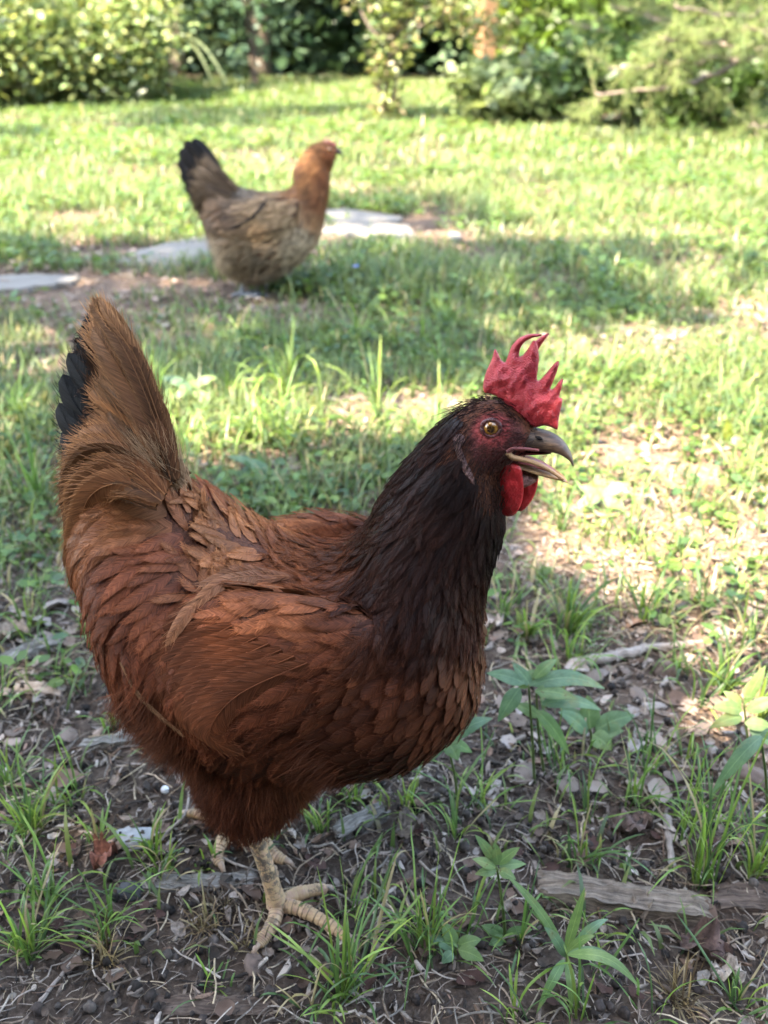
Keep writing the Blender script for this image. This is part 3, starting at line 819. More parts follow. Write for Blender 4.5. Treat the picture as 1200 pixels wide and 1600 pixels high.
# ------------------------------------------------------------------ flagstones
STONES = [('flagstone', 'long grey flagstone reaching from the left picture edge', [(-150, 452), (-40, 446), (60, 441), (126, 444), (112, 454), (60, 461), (-20, 470), (-150, 476)]),
          ('flagstone', 'pale grey flagstone lying just left of the fawn hen', [(172, 412), (235, 393), (300, 378), (345, 372), (352, 392), (330, 408), (262, 429), (240, 422), (180, 416)]),
          ('flagstone', 'thin flagstone behind the fawn hen, farther of the two at her breast', [(478, 336), (540, 331), (590, 338), (628, 344), (618, 351), (560, 352), (500, 350), (470, 344)]),
          ('flagstone', 'broad flagstone at the fawn hen’s breast, nearer of that pair'.replace('’s', ''), [(470, 360), (520, 352), (575, 353), (640, 359), (650, 372), (630, 379), (575, 377), (520, 370), (472, 370)]),
          ('flagstone', 'small pale stone lying alone right of the other flagstones', [(700, 372), (712, 369), (720, 374), (716, 382), (704, 381)])]
for i, (nm, lb, poly) in enumerate(STONES):
    rs = np.random.RandomState(700 + i); P = np.array([ground(*q)[:2] for q in poly]); c = P.mean(0)
    D = np.concatenate([P[k] + (P[(k + 1) % len(P)] - P[k]) * np.linspace(0, 1, 5, endpoint=False)[:, None] for k in range(len(P))]); n = len(D)
    D = D + rs.randn(n, 2) * .004; z0 = float(gh(c[0:1], c[1:2])[0])
    rings = [(1.0, -.03), (1.0, .004), (.99, .010), (.97, .012), (.6, .0125), (.25, .012)]
    V = np.concatenate([np.column_stack([c + (D - c) * k, np.full(n, z0 + h) + rs.randn(n) * (.0005 if h > .015 else 0)]) for k, h in rings] + [[[c[0], c[1], z0 + .012]]])
    j = np.arange(n); k2 = (j + 1) % n
    Q = np.concatenate([np.stack([r * n + j, r * n + k2, (r + 1) * n + k2, (r + 1) * n + j], -1) for r in range(5)])
    T = np.stack([5 * n + j, 5 * n + k2, np.full(n, 6 * n)], -1)
    link(nm, make_mesh(nm, V - [c[0], c[1], 0], Q, T, smooth=False, mats=[M_STONE]), None, lb, 'stone', 'flagstones across the lawn', loc=(c[0], c[1], 0))

# ------------------------------------------------------------------ wood, bark and stones lying in the foreground
def plank(name, label, cat, A, B, width, height, mat, seed, rough=.002, dz=-.002, group=None, tip=.15, seg=44, across=7):
    """a split or worn piece of wood between two ground points; far side lies 'width' beyond"""
    rs = np.random.RandomState(seed); A, B = np.asarray(A, float), np.asarray(B, float)
    d = unit(B - A); s = unit(np.cross([0, 0, 1], d)); L = np.linalg.norm(B - A)
    t = np.linspace(0, 1, seg); prof = []
    sec = [(0, 0)] + [(0, h) for h in np.linspace(.3, 1, 3)] + [(w, 1) for w in np.linspace(1 / (across - 1), 1, across - 1)] + [(1, .5), (1, 0)]
    sec = np.array(sec); m = len(sec)
    gro = np.cumsum(rs.randn(m)) * .25
    V = np.empty((seg, m, 3)); UV = np.empty((seg, m, 2))
    ends = np.clip(np.minimum(t / tip, (1 - t) / (tip * .5)), 0, 1) ** .5 if tip else np.ones(seg)
    for j in range(m):
        n1 = vnoise(t * L * 40 + seed, np.full(seg, j * 1.7)) - .5; n2 = vnoise(t * L * 160 + seed, np.full(seg, j * 3.1 + 9)) - .5
        g = (rs.rand() - .5) * 1.2
        w = sec[j, 0] * width + (n1 * 1.2 + n2 * .6) * rough
        h = sec[j, 1] * height * (.72 + .28 * ends) + (n1 + n2 + g * .8) * rough * (sec[j, 1] > .2)
        V[:, j] = A + d * (t * L + (rs.rand() - .5) * .008 * np.where(t > .5, 1, -1) * (np.abs(t - .5) > .46))[:, None] + s * w[:, None] + np.array([0, 0, 1]) * h[:, None]
        UV[:, j, 0] = t * L * 10; UV[:, j, 1] = j / m
    V[..., 2] += dz
    V = V.reshape(-1, 3); c = (A + B) / 2; i = np.arange(seg - 1)[:, None] * m + np.arange(m - 1)[None]
    Q = np.stack([i, i + 1, i + m + 1, i + m], -1).reshape(-1, 4)
    k = len(V); V = np.concatenate([V, [V[:m].mean(0)], [V[-m:].mean(0)]])
    j = np.arange(m - 1); T = np.concatenate([np.stack([np.full(m - 1, k), j + 1, j], -1), np.stack([np.full(m - 1, k + 1), (seg - 1) * m + j, (seg - 1) * m + j + 1], -1)])
    uv = np.concatenate([UV.reshape(-1, 2), [[0, .5], [1, .5]]])
    return link(name, make_mesh(name, V - c, Q, T, None, uv, False, [mat]), None, label, cat, group, loc=c)
plank('weathered_board', 'long weathered split board lying on litter at lower right', 'board', gpt(842, 1412), gpt(1108, 1452), .020, .016, M_BOARD, 1, .0022, -.004)
plank('bark_strip', 'grey lichened bark strip lying under the red-brown hen', 'bark', gpt(214, 1396), gpt(405, 1388), .012, .007, M_GREYBARK, 2, .0022, -.002)
plank('bark_strip', 'dark brown bark strip at the bottom edge below the hen', 'bark', gpt(244, 1588), gpt(425, 1590), .012, .006, M_BARK, 3, .0018, -.002)
plank('bark_piece', 'grey mossy bark piece curling up right of the hen legs', 'bark', gpt(532, 1318), gpt(608, 1282), .014, .012, M_GREYBARK, 4, .003, -.002, tip=.3)
plank('wood_shard', 'silvery wood shard pointing up toward the hen at left edge', 'wood', gpt(10, 1046), gpt(100, 1012), .016, .012, M_GREYBARK, 5, .003, -.002, tip=.3)
plank('wood_shard', 'short pale wood shard near the left edge below the silvery one', 'wood', gpt(24, 1082), gpt(92, 1090), .012, .009, M_STICK, 6, .003, -.002, tip=.3)
plank('wood_shard', 'grey brown wood shard on the soil just under the hen tail', 'wood', gpt(128, 1174), gpt(212, 1166), .012, .009, M_GREYBARK, 7, .003, -.002, tip=.3)
plank('bark_strip', 'brown bark strip lying to the right of the weathered board', 'bark', gpt(1120, 1425), gpt(1230, 1432), .02, .008, M_BARK, 8, .002, -.002)
plank('wood_shard', 'thin black wood shard on dark soil left of the hen legs', 'wood', gpt(150, 1425), gpt(225, 1442), .006, .004, M_BARK, 9, .002, -.001)
plank('wood_shard', 'broken wood shard lying right of the compound-leaved seedling', 'wood', gpt(985, 1120), gpt(1040, 1110), .008, .006, M_STICK, 19, .002, -.001)

def stick(label, pts, r, mat, seed, lift=.003, taper=.6):
    rs = np.random.RandomState(seed); P = np.array([gpt(x, y, lift + (q[0] if q else 0)) for x, y, *q in pts]); c = P[0].copy()
    n = len(pts) * 7; P = catmull(P, np.linspace(0, len(pts) - 1, n)) + rs.randn(n, 3) * r * .12
    return wood('stick', P, np.linspace(r, r * taper, n), mat, 10, .07, None, c, rs, label=label, cat='stick', loc=c)
stick('thick pale broken stick lying beyond the leafy weeds at right', [(892, 1046), (945, 1036), (996, 1026)], .0062, M_STICK, 1, .006, .85)
stick('thinner grey stick continuing behind the thick pale stick', [(992, 1022), (1050, 1016), (1120, 1012)], .0045, M_STICK, 2, .006, .7)
stick('upright grey stick lying above the weathered board', [(1042, 1282), (1045, 1320), (1052, 1368)], .0035, M_STICK, 3)
stick('stubby grey stick right of the hen belly in the litter', [(776, 1226), (770, 1246), (762, 1276)], .0042, M_STICK, 4)
stick('dark curved root-like stick below the round-leaved seedling', [(842, 1112), (880, 1136), (906, 1170)], .0036, M_TRUNK, 5)
stick('thin pale twig rising left of the hen legs', [(222, 1346), (262, 1310, .004), (292, 1284, .008), (298, 1240, .012)], .0014, M_STICK, 6, .002)
stick('long thin straight twig lying left of the far foot', [(205, 1290), (262, 1284), (318, 1270)], .0011, M_STICK, 7, .002)
stick('thin bent twig crossing the soil at lower left', [(64, 1570), (95, 1530), (128, 1490)], .0016, M_STICK, 8, .003)
stick('short dark twig leaning by the foot of the hen', [(520, 1540), (552, 1556), (580, 1572)], .0014, M_STICK, 9)
stick('thin grey twig running across sunlit litter at far right', [(1090, 712), (1140, 704), (1210, 694)], .004, M_STICK, 10, .004)
stick('slender brown twig among the litter under the breast', [(760, 1190), (800, 1206), (850, 1226)], .0017, M_TRUNK, 12, .003)

def stone(label, px, py, rx, ry, rz, mat, seed, cat='stone', name='stone', sub=4, noise=.09):
    rs = np.random.RandomState(seed); bm = bmesh.new(); bmesh.ops.create_icosphere(bm, subdivisions=sub, radius=1)
    c = gpt(px, py); ph = rs.rand(6) * 9
    for v in bm.verts:
        p = v.co; k = 1 + noise * (math.sin(p.x * 3 + ph[0]) * math.sin(p.y * 2.6 + ph[1]) + .7 * math.sin(p.z * 4 + p.x * 3 + ph[2])) + noise * .5 * math.sin(p.y * 7 + p.x * 6 + ph[3])
        v.co = Vector((p.x * rx * k, p.y * ry * k, max(p.z, -.55) * rz * k + rz * .4))
    me = bpy.data.meshes.new(name); bm.to_mesh(me); bm.free(); me.materials.append(mat)
    for p in me.polygons: p.use_smooth = True
    return link(name, me, None, label, cat, None, loc=c)
stone('brown rounded stone at the right edge beside the weeds', 1172, 1222, .0145, .011, .011, M_ROCK, 1)
stone('dark reddish stone half hidden behind the thick pale stick', 1040, 1056, .012, .010, .012, M_ROCK, 2)
stone('flat pale grey stone left of the far foot', 212, 1310, .014, .011, .004, M_GREYSTONE, 3, noise=.16)
stone('small white pebble on the soil under the hen rear', 258, 1236, .0033, .0033, .0036, plain('white_pebble', (.75, .75, .74), .5, .4, .08, 200), 4, 'pebble', 'pebble', 3, .03)
stone('dark grey stone embedded in soil at lower left', 205, 1396, .010, .008, .006, plain('dark_stone', (.06, .056, .055), .8, .3, .4, 200, .5, 300), 5)
stone('tan clod of bark just below the near foot', 396, 1512, .0065, .009, .006, M_ROCK, 6, 'clod', 'clod', 3, .2)

# ------------------------------------------------------------------ small litter
def chip_t(rs):
    n = 6; a = np.sort((np.arange(n) + .7 * rs.rand(n)) / n * 2 * np.pi); r = .5 * (.6 + .8 * rs.rand(n)); asp = rs.uniform(.10, .36)
    o = np.stack([np.cos(a) * r, np.sin(a) * r * asp], -1)
    V = np.concatenate([np.column_stack([o, np.full(n, -.06)]), np.column_stack([o * (.85 + .15 * rs.rand(n, 1)), .05 + .06 * rs.rand(n)])])
    j = np.arange(n); k = (j + 1) % n
    return V, np.stack([j, k, n + k, n + j], -1), np.array([[n, n + i, n + i + 1] for i in range(1, n - 1)])
def bit_t(rs):
    """curled scrap of dead leaf"""
    nx, ny = 5, 4; u, v = np.meshgrid(np.linspace(-.5, .5, nx), np.linspace(-.5, .5, ny)); w = np.sqrt(np.clip(1.05 - (2 * u) ** 2, .08, 1)) * (.75 + .3 * rs.rand(ny, nx))
    c = rs.uniform(-1.2, 1.6, 2); x, y = u * (1 - .1 * rs.rand(ny, nx)), v * w * .75
    z = c[0] * y * y + c[1] * .5 * x * x + .05 * rs.randn(ny, nx) + .1
    i = (np.arange(ny - 1)[:, None] * nx + np.arange(nx - 1)).ravel()
    return np.stack([x, y, z], -1).reshape(-1, 3), np.stack([i, i + 1, i + nx + 1, i + nx], -1), None
def straw_t(rs):
    t = np.linspace(-.5, .5, 6); b = rs.uniform(-.12, .12); k = rs.uniform(-.04, .04)
    P = np.stack([t, b * (t * t * 4 - .4) + k * np.sin(t * 9), .12 * (1 - 4 * t * t) * rs.rand()], -1)
    w = .014 * (1 + .8 * rs.rand()); r = np.array([[0, -1, 0], [0, 0, 1.0], [0, 1, 0]]) * w
    V = (P[:, None] + r[None]).reshape(-1, 3); i = (np.arange(5)[:, None] * 3 + np.arange(2)).ravel()
    return V, np.stack([i, i + 1, i + 4, i + 3], -1), None
def clod_t(rs):
    bm = bmesh.new(); bmesh.ops.create_icosphere(bm, subdivisions=2, radius=.5)
    V = np.array([v.co[:] for v in bm.verts]); T = np.array([[v.index for v in f.verts] for f in bm.faces]); bm.free()
    return V * (1 + .16 * rs.randn(len(V), 1)), None, T
def twig_t(rs):
    t = np.linspace(-.5, .5, 6); P = np.stack([t, .06 * rs.randn(6), .03 * rs.randn(6) + .02], -1)
    return tube(P, np.linspace(.022, .012, 6), 5)
PAL_DARK = [(.11, .082, .063), (.155, .118, .092), (.07, .051, .039), (.20, .158, .127), (.135, .083, .056), (.25, .205, .17), (.035, .026, .02), (.30, .25, .205), (.045, .034, .027)]
PAL_PALE = [(.19, .138, .105), (.25, .185, .145), (.135, .10, .078), (.29, .225, .18), (.215, .132, .094), (.23, .19, .165)]
PAL_STRAW = [(.30, .23, .15), (.22, .16, .11), (.36, .29, .2), (.15, .11, .08), (.2, .17, .14)]
def litter():
    rs = np.random.RandomState(123)
    def place(n, y0, y1, xm, dens=None):
        x, y = rs.uniform(-xm, xm, n), rs.uniform(y0, y1, n)
        m = np.abs(x) < .7 * y + .3
        if dens is not None: m &= rs.rand(n) < dens(x, y)
        return x[m], y[m]
    wood_z = lambda x, y: .45 + .55 * np.clip((y - .42) / .14, 0, 1)
    pale = lambda x, y: np.clip(.06 + spot(x, y, DRY) + .45 * np.clip((y - .66) / .5, 0, 1), 0, .85)
    jobs = [('wood_chips', chip_t, 12, 24000, .2, 1.15, .95, (.004, .016), wood_z, PAL_DARK, .55), ('wood_chips', chip_t, 9, 12000, 1.15, 2.5, 1.5, (.006, .017), None, PAL_DARK, .4),
            ('leaf_scraps', bit_t, 10, 8500, .2, 1.15, .95, (.004, .014), wood_z, PAL_DARK, .8), ('leaf_scraps', bit_t, 10, 10000, 1.1, 3.0, 1.7, (.009, .024), None, PAL_DARK, .5), ('leaf_scraps', bit_t, 8, 5000, 3.0, 7.5, 4.2, (.02, .05), lambda x, y: np.clip(spot(x, y, DRY) + .15, 0, 1), PAL_PALE, .5),
            ('straw', straw_t, 12, 11000, .2, 1.2, .95, (.008, .038), None, PAL_STRAW, .4), ('straw', straw_t, 12, 30000, .2, 1.15, .95, (.005, .026), None, PAL_DARK, .5), ('straw', straw_t, 9, 5000, 1.1, 2.6, 1.5, (.02, .07), None, PAL_STRAW, .35),
            ('soil_clods', clod_t, 6, 6000, .25, .95, .6, (.002, .008), lambda x, y: np.clip(1.25 - (y - .4) * 2.2, .15, 1), [(.022, .017, .014), (.04, .03, .025), (.06, .048, .04)], 1.0),
            ('twigs', twig_t, 10, 4300, .2, 1.2, .95, (.012, .05), None, PAL_DARK, .35), ('twigs', twig_t, 8, 1200, 1.1, 2.6, 1.5, (.03, .09), None, PAL_PALE, .3)]
    got = {}
    for nm, tf, nt, n, y0, y1, xm, (s0, s1), dens, pal, tilt in jobs:
        x, y = place(n, y0, y1, xm, dens); k = len(x)
        z = gh(x, y) + rs.rand(k) * (.006 if y0 < 1 else .008)
        c = pick(rs, k, pal, None, .25); pl = rs.rand(k) < pale(x, y)
        if nm != 'soil_clods' and nm != 'straw': c[pl] = pick(rs, pl.sum(), PAL_PALE, None, .2)
        sz = s0 + (s1 - s0) * rs.rand(k) ** 2.2; which = rs.randint(nt, size=k)
        for q in range(nt):
            m = which == q
            if not m.any(): continue
            tv, tq, tt = tf(rs); got.setdefault(nm, []).append(scatter(tv, tq, tt, np.stack([x[m], y[m], z[m]], -1), rot_rand(rs, m.sum(), tilt), sz[m][:, None], c[m]))
    LAB = {'wood_chips': 'broken bark and wood chips strewn over the soil', 'leaf_scraps': 'scraps of dead leaf littering the soil', 'straw': 'dry grass stalks scattered over the litter', 'soil_clods': 'crumbs of dark loose soil around the near foot', 'twigs': 'thin broken twigs strewn through the litter'}
    for nm, parts in got.items():
        V, Q, T, C = stack(parts); print(nm, len(V))
        link(nm, make_mesh(nm, V, Q, T, C, None, nm == 'leaf_scraps' or nm == 'soil_clods', [M_LITTER]), None, LAB[nm], 'litter', kind='stuff')
    # single larger pieces
    def one(nm, tf, n, smin, smax, pal, tilt, label, cat, group, zone, zl=.004):
        temps = []
        for q in range(8):
            tv, tq, tt = tf(rs); col = np.tile(pick(rs, 1, pal), (len(tv), 1)); temps.append(make_mesh(nm, tv, tq, tt, col, None, tf is bit_t, [M_LITTER]))
        for q in range(n):
            px, py = zone(); p = gpt(px, py, zl); Rm = rot_rand(rs, 1, tilt)[0]
            o = link(nm, temps[rs.randint(8)], None, label, cat, group)
            o.matrix_world = Matrix.Translation(p.tolist()) @ Matrix(Rm.tolist()).to_4x4() @ Matrix.Scale(smin + (smax - smin) * rs.rand(), 4)
    near = lambda: (rs.uniform(0, 1200), rs.uniform(1230, 1590))
    mid = lambda: ((rs.uniform(760, 1200), rs.uniform(950, 1250)) if rs.rand() < .75 else (rs.uniform(0, 150), rs.uniform(900, 1250)))
    one('wood_chip', chip_t, 90, .008, .017, PAL_DARK + PAL_PALE[:2], .3, 'loose wood chip lying on dark soil near the hen feet', 'wood chip', 'wood chips near the feet', near)
    one('wood_chip', chip_t, 70, .010, .021, PAL_PALE, .35, 'loose wood chip among the dry litter beyond the feet', 'wood chip', 'wood chips beyond the feet', mid)
    one('dead_leaf', bit_t, 60, .010, .020, [(.10, .065, .048), (.16, .10, .07), (.22, .17, .13), (.08, .04, .03)], .45, 'curled dead leaf scrap on dark soil near the hen feet', 'dead leaf', 'dead leaves near the feet', near)
    one('dead_leaf', bit_t, 60, .013, .028, PAL_PALE, .4, 'curled dead leaf in the dry litter beyond the feet', 'dead leaf', 'dead leaves beyond the feet', mid)
litter()

def big_leaf(label, px, py, L, W, yaw, col, curl, seed, tilt=.25):
    rs = np.random.RandomState(seed); n, m = 15, 9
    u, v = np.meshgrid(np.linspace(0, 1, n), np.linspace(-1, 1, m), indexing='ij')
    w = W * np.sin(np.pi * np.clip(u * .92 + .05, 0, 1)) ** .7 * (1 + .22 * np.abs(np.sin(u * 12 + seed)) - .15)
    x, y = (u - .5) * L, v * w
    z = curl * y * y / W + .004 * np.sin(u * 9 + v * 3 + seed) + .003 * rs.randn(n, m) * np.abs(v) + tilt * (x + L / 2) * .3 + .003 - .0015 * np.exp(-(v * 6) ** 2)
    c, s = math.cos(yaw), math.sin(yaw); V = np.stack([x * c - y * s, x * s + y * c, z], -1).reshape(-1, 3)
    i = (np.arange(n - 1)[:, None] * m + np.arange(m - 1)).ravel(); Q = np.stack([i, i + 1, i + m + 1, i + m], -1)
    C = np.tile(col, (n * m, 1)) * (1 + .25 * rs.randn(n * m, 1)).clip(.5, 1.5)
    root = link('dead_leaf', make_mesh('dead_leaf', V, Q, None, C, None, True, [M_LITTER]), None, label, 'dead leaf', None, loc=gpt(px, py, .002))
    mid = np.stack([x[:, m // 2] * c, x[:, m // 2] * s, z[:, m // 2] + .0004], -1)
    Vt, Qt, Tt = tube(mid, np.linspace(.0009, .0003, n), 6); link('midrib', make_mesh('midrib', Vt, Qt, Tt, np.tile(np.array(col) * .6, (len(Vt), 1)), None, True, [M_LITTER]), root)
big_leaf('large crumpled dark brown leaf at lower right below the board', 1100, 1492, .034, .013, -.5, (.085, .052, .042), 1.1, 1)
big_leaf('pale folded dead leaf beside the hen breast', 764, 985, .030, .012, .4, (.36, .29, .24), 1.0, 2)
big_leaf('dull brown dead leaf lying between board and tall tuft', 985, 1300, .034, .010, .1, (.13, .09, .075), .8, 3)
big_leaf('tan dead leaf near the left edge under the silvery shard', 20, 1000, .034, .013, .3, (.26, .2, .15), .9, 4)
big_leaf('reddish dead leaf on the soil left of the tuft and twig', 165, 1345, .022, .009, 1.0, (.17, .07, .05), 1.0, 5)
big_leaf('pale brown dead leaf flat at the bottom right corner', 1135, 1528, .022, .008, -.2, (.33, .27, .22), .7, 6)
big_leaf('grey brown dead leaf tucked behind the mossy bark piece', 640, 1300, .026, .009, .6, (.17, .135, .11), .8, 7)
big_leaf('curled dead leaf leaning on the front of the weathered board', 1000, 1428, .018, .007, 1.3, (.21, .16, .12), .9, 8, .9)

# ------------------------------------------------------------------ grass tufts and weeds of the foreground
def ribbon(P, w, up, fold=.35, wave=0.0):
    """folded leaf blade along path P; w half width per point"""
    T = unit(np.gradient(P, axis=0)); S = unit(np.cross(T, np.broadcast_to(up, P.shape))); N = np.cross(S, T)
    n = len(P); k = np.linspace(0, 1, n)[:, None]
    wl = w[:, None]; e = N * wl * fold
    wv = N * wl * wave * np.sin(k * 17)
    V = np.concatenate([P - S * wl + e + wv, P, P + S * wl + e - wv])
    i = np.arange(n - 1); Q = np.concatenate([np.stack([i, i + 1, n + i + 1, n + i], -1), np.stack([n + i, n + i + 1, 2 * n + i + 1, 2 * n + i], -1)])
    return V, Q
def tuft(label, px, py, n, h, spread, w, seed, pal=None, droop=.9, up=.55, az=None, name='grass_tuft', cat='grass tuft', group='grass tufts in the foreground'):
    rs = np.random.RandomState(seed); c = gpt(px, py); root = link(name, None, None, label, cat, group, loc=c)
    pal = pal or [(.13, .21, .045), (.09, .165, .045), (.17, .235, .05), (.065, .12, .045)]
    for i in range(int(n * 1.5)):
        a = (rs.rand() * 6.28) if az is None else az + rs.randn() * .8
        L = h * 1.35 * (.4 + .7 * rs.rand()); th = (rs.rand() ** 1.2) * spread; dr = droop * 1.3 * rs.rand()
        p = np.array([rs.randn() * .004, rs.randn() * .004, -.003]); P = [p]; t = 0
        for k in range(9):
            t = k / 8; g = th + dr * t * t * 1.7
            P.append(P[-1] + np.array([math.sin(g) * math.cos(a), math.sin(g) * math.sin(a), math.cos(g)]) * L / 9); a += rs.randn() * .05
        P = np.array(P); P[:, 2] = np.maximum(P[:, 2], .0015); u = np.linspace(0, 1, 10); ww = w * .85 * (.7 + .6 * rs.rand()) * (.65 + .6 * u) * np.sqrt(np.clip(1.0 - u ** 2.2, 0, 1)) * 1.1; ww[-1] = .00008
        V, Q = ribbon(P, ww, np.array([math.cos(a), math.sin(a), .35]), .4)
        col = np.array(pal[rs.randint(len(pal))]) * (.75 + .5 * rs.rand())
        if rs.rand() < .06: col = np.array((.28, .22, .13))
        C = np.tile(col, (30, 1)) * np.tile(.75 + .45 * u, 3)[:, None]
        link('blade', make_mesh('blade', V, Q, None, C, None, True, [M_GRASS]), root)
TU = [('large loose grass tuft at the bottom centre, right of the near foot', 545, 1555, 22, .072, .75, .00125), ('bright fine grass tuft between near foot and small seedling', 668, 1480, 22, .062, .6, .00095), ('thick bright grass tuft at left edge beside the twig', 52, 1305, 34, .050, .8, .0010),
      ('dark spiky grass tuft at the lower left edge', 50, 1490, 30, .052, .75, .0010), ('taller arching grass tuft above the dark spiky one', 75, 1410, 14, .055, .8, .0011), ('small upright tuft by the thin pale twig', 150, 1322, 9, .030, .55, .0013), ('small bright tuft in front of the flat grey stone', 240, 1342, 10, .036, .4, .0013), ('tiny dark tuft behind the grey bark strip', 325, 1352, 9, .024, .6, .0010),
      ('small dark tuft just right of the hen thigh', 496, 1300, 14, .034, .7, .0011), ('pale narrow tuft under the hen belly', 545, 1255, 12, .032, .6, .0010), ('thin tuft rising by the stubby grey stick', 712, 1310, 8, .045, .7, .0011), ('broad-bladed grass clump behind the breast', 822, 1002, 12, .050, .55, .0022), ('tall grass clump right of the broad-bladed clump', 886, 992, 16, .075, .5, .0019),
      ('airy tuft in the sunlit litter at upper right', 1004, 975, 10, .075, .55, .0017), ('spreading tuft in front of the round-leaved seedling', 985, 1262, 14, .055, .85, .0011), ('tall thin-stalked tuft right of the upright stick', 1095, 1385, 17, .105, .45, .0011), ('second tall tuft nearest the right edge', 1180, 1370, 16, .085, .6, .0012), ('little tuft at the bottom right corner', 1155, 1572, 8, .034, .8, .0013),
      ('sparse tuft under the left of the weathered board', 905, 1340, 8, .060, .8, .0010), ('fresh tuft by the hen rear on the left', 148, 1010, 14, .045, .5, .0013), ('light green tuft below the hen rear fluff', 172, 1140, 9, .036, .45, .0012), ('loose tuft at left edge level with the hen wing', 45, 985, 14, .055, .8, .0015), ('flattened dry-tipped tuft below the hen on the soil', 335, 1548, 7, .026, 1.3, .0009), ('small tuft right of the far toe', 418, 1312, 7, .018, .7, .0009),
      ('wispy tuft along the near side of the seedling with leaflets', 735, 1455, 10, .045, .8, .0010), ('single blades standing left of the tall tuft', 1062, 1320, 5, .085, .35, .0009), ('thin tuft at left edge in shade', 15, 1230, 14, .052, .7, .0011), ('small bright tuft under the breast', 640, 1265, 10, .036, .6, .0011), ('grass tuft right of the reddish stone', 1120, 1085, 12, .055, .6, .0017), ('grass tuft by the right edge above the brown stone', 1185, 1120, 12, .05, .7, .0018)]
for i, (lb, px, py, n, h, sp, w) in enumerate(TU): tuft(lb, px, py, n, h, sp, w, 800 + i)
ST = [(.26, .18, .10), (.17, .11, .065), (.33, .25, .15), (.10, .065, .04)]
tuft('dry torn root clump on bare soil left of the near foot', 315, 1452, 46, .020, 1.5, .0006, 890, ST, 1.2, name='straw_clump', cat='straw clump', group='dry straw clumps on the soil')
tuft('dry straw clump under the front toe of the hen', 392, 1476, 30, .018, 1.6, .0006, 891, ST, 1.0, name='straw_clump', cat='straw clump', group='dry straw clumps on the soil')
tuft('flattened dry straw clump at lower left by the dark tuft', 165, 1500, 34, .028, 1.6, .0007, 892, ST, .6, name='straw_clump', cat='straw clump', group='dry straw clumps on the soil')
tuft('dark shredded bark fibres just behind the near foot', 345, 1425, 34, .018, 1.2, .0007, 893, [(.06, .04, .028), (.09, .06, .04)], .8, name='straw_clump', cat='straw clump', group='dry straw clumps on the soil')
tuft('dry straw tangle at the bottom right below the board', 1060, 1560, 40, .030, 1.6, .0007, 894, ST, .7, name='straw_clump', cat='straw clump', group='dry straw clumps on the soil')
tuft('tuft of tall arching pale blades behind the hen back', 455, 630, 26, .14, .6, .0016, 860, droop=1.7)
tuft('sunny tall tuft behind the hen back toward the neck', 590, 660, 26, .10, .7, .0016, 861, droop=1.4)
tuft('clump of pale grass at left beside the tail', 60, 790, 22, .085, .8, .0015, 862)
for i, (px, py, lb) in enumerate([(215, 620, 'grass clump just right of the tail tip'), (380, 545, 'dark clump in shade behind the hen back'), (700, 520, 'shaded clump left of the comb'), (930, 470, 'upright clump at the edge of shade right of the comb'), (1090, 480, 'sunny clump toward the right edge'), (950, 610, 'thin clump in the dry patch right of the comb'), (30, 660, 'leafy clump at the left edge beyond the tail'), (1150, 760, 'short clump in the bright litter at right')]):
    tuft(lb, px, py, 22, .08, .75, .0016, 870 + i, droop=1.3)

rsg = np.random.RandomState(55)
for i in range(16):
    tuft('tall arching grass tangled in the lawn behind the hen back', rsg.uniform(240, 730), rsg.uniform(540, 720), 14, rsg.uniform(.07, .12), .7, .0016, 900 + i, droop=1.6, group='arching grass behind the hen back')
for i in range(34):
    tuft('thin young grass sprig in the litter at lower right', rsg.uniform(470, 1210), rsg.uniform(1180, 1600), rsg.randint(4, 8), rsg.uniform(.03, .065), .8, .0010, 930 + i, droop=1.2, group='young grass sprigs at lower right')
for i in range(16):
    tuft('thin young grass sprig in the litter at lower left', rsg.uniform(-20, 260), rsg.uniform(930, 1560), rsg.randint(5, 9), rsg.uniform(.03, .055), .8, .0010, 970 + i, droop=1.2, group='young grass sprigs at lower left')
for i in range(20):
    tuft('ragged grass tuft in the patchy litter right of the breast', rsg.uniform(780, 1210), rsg.uniform(800, 1120), rsg.randint(6, 12), rsg.uniform(.04, .075), .8, .0013, 990 + i, droop=1.3, group='ragged tufts right of the breast')

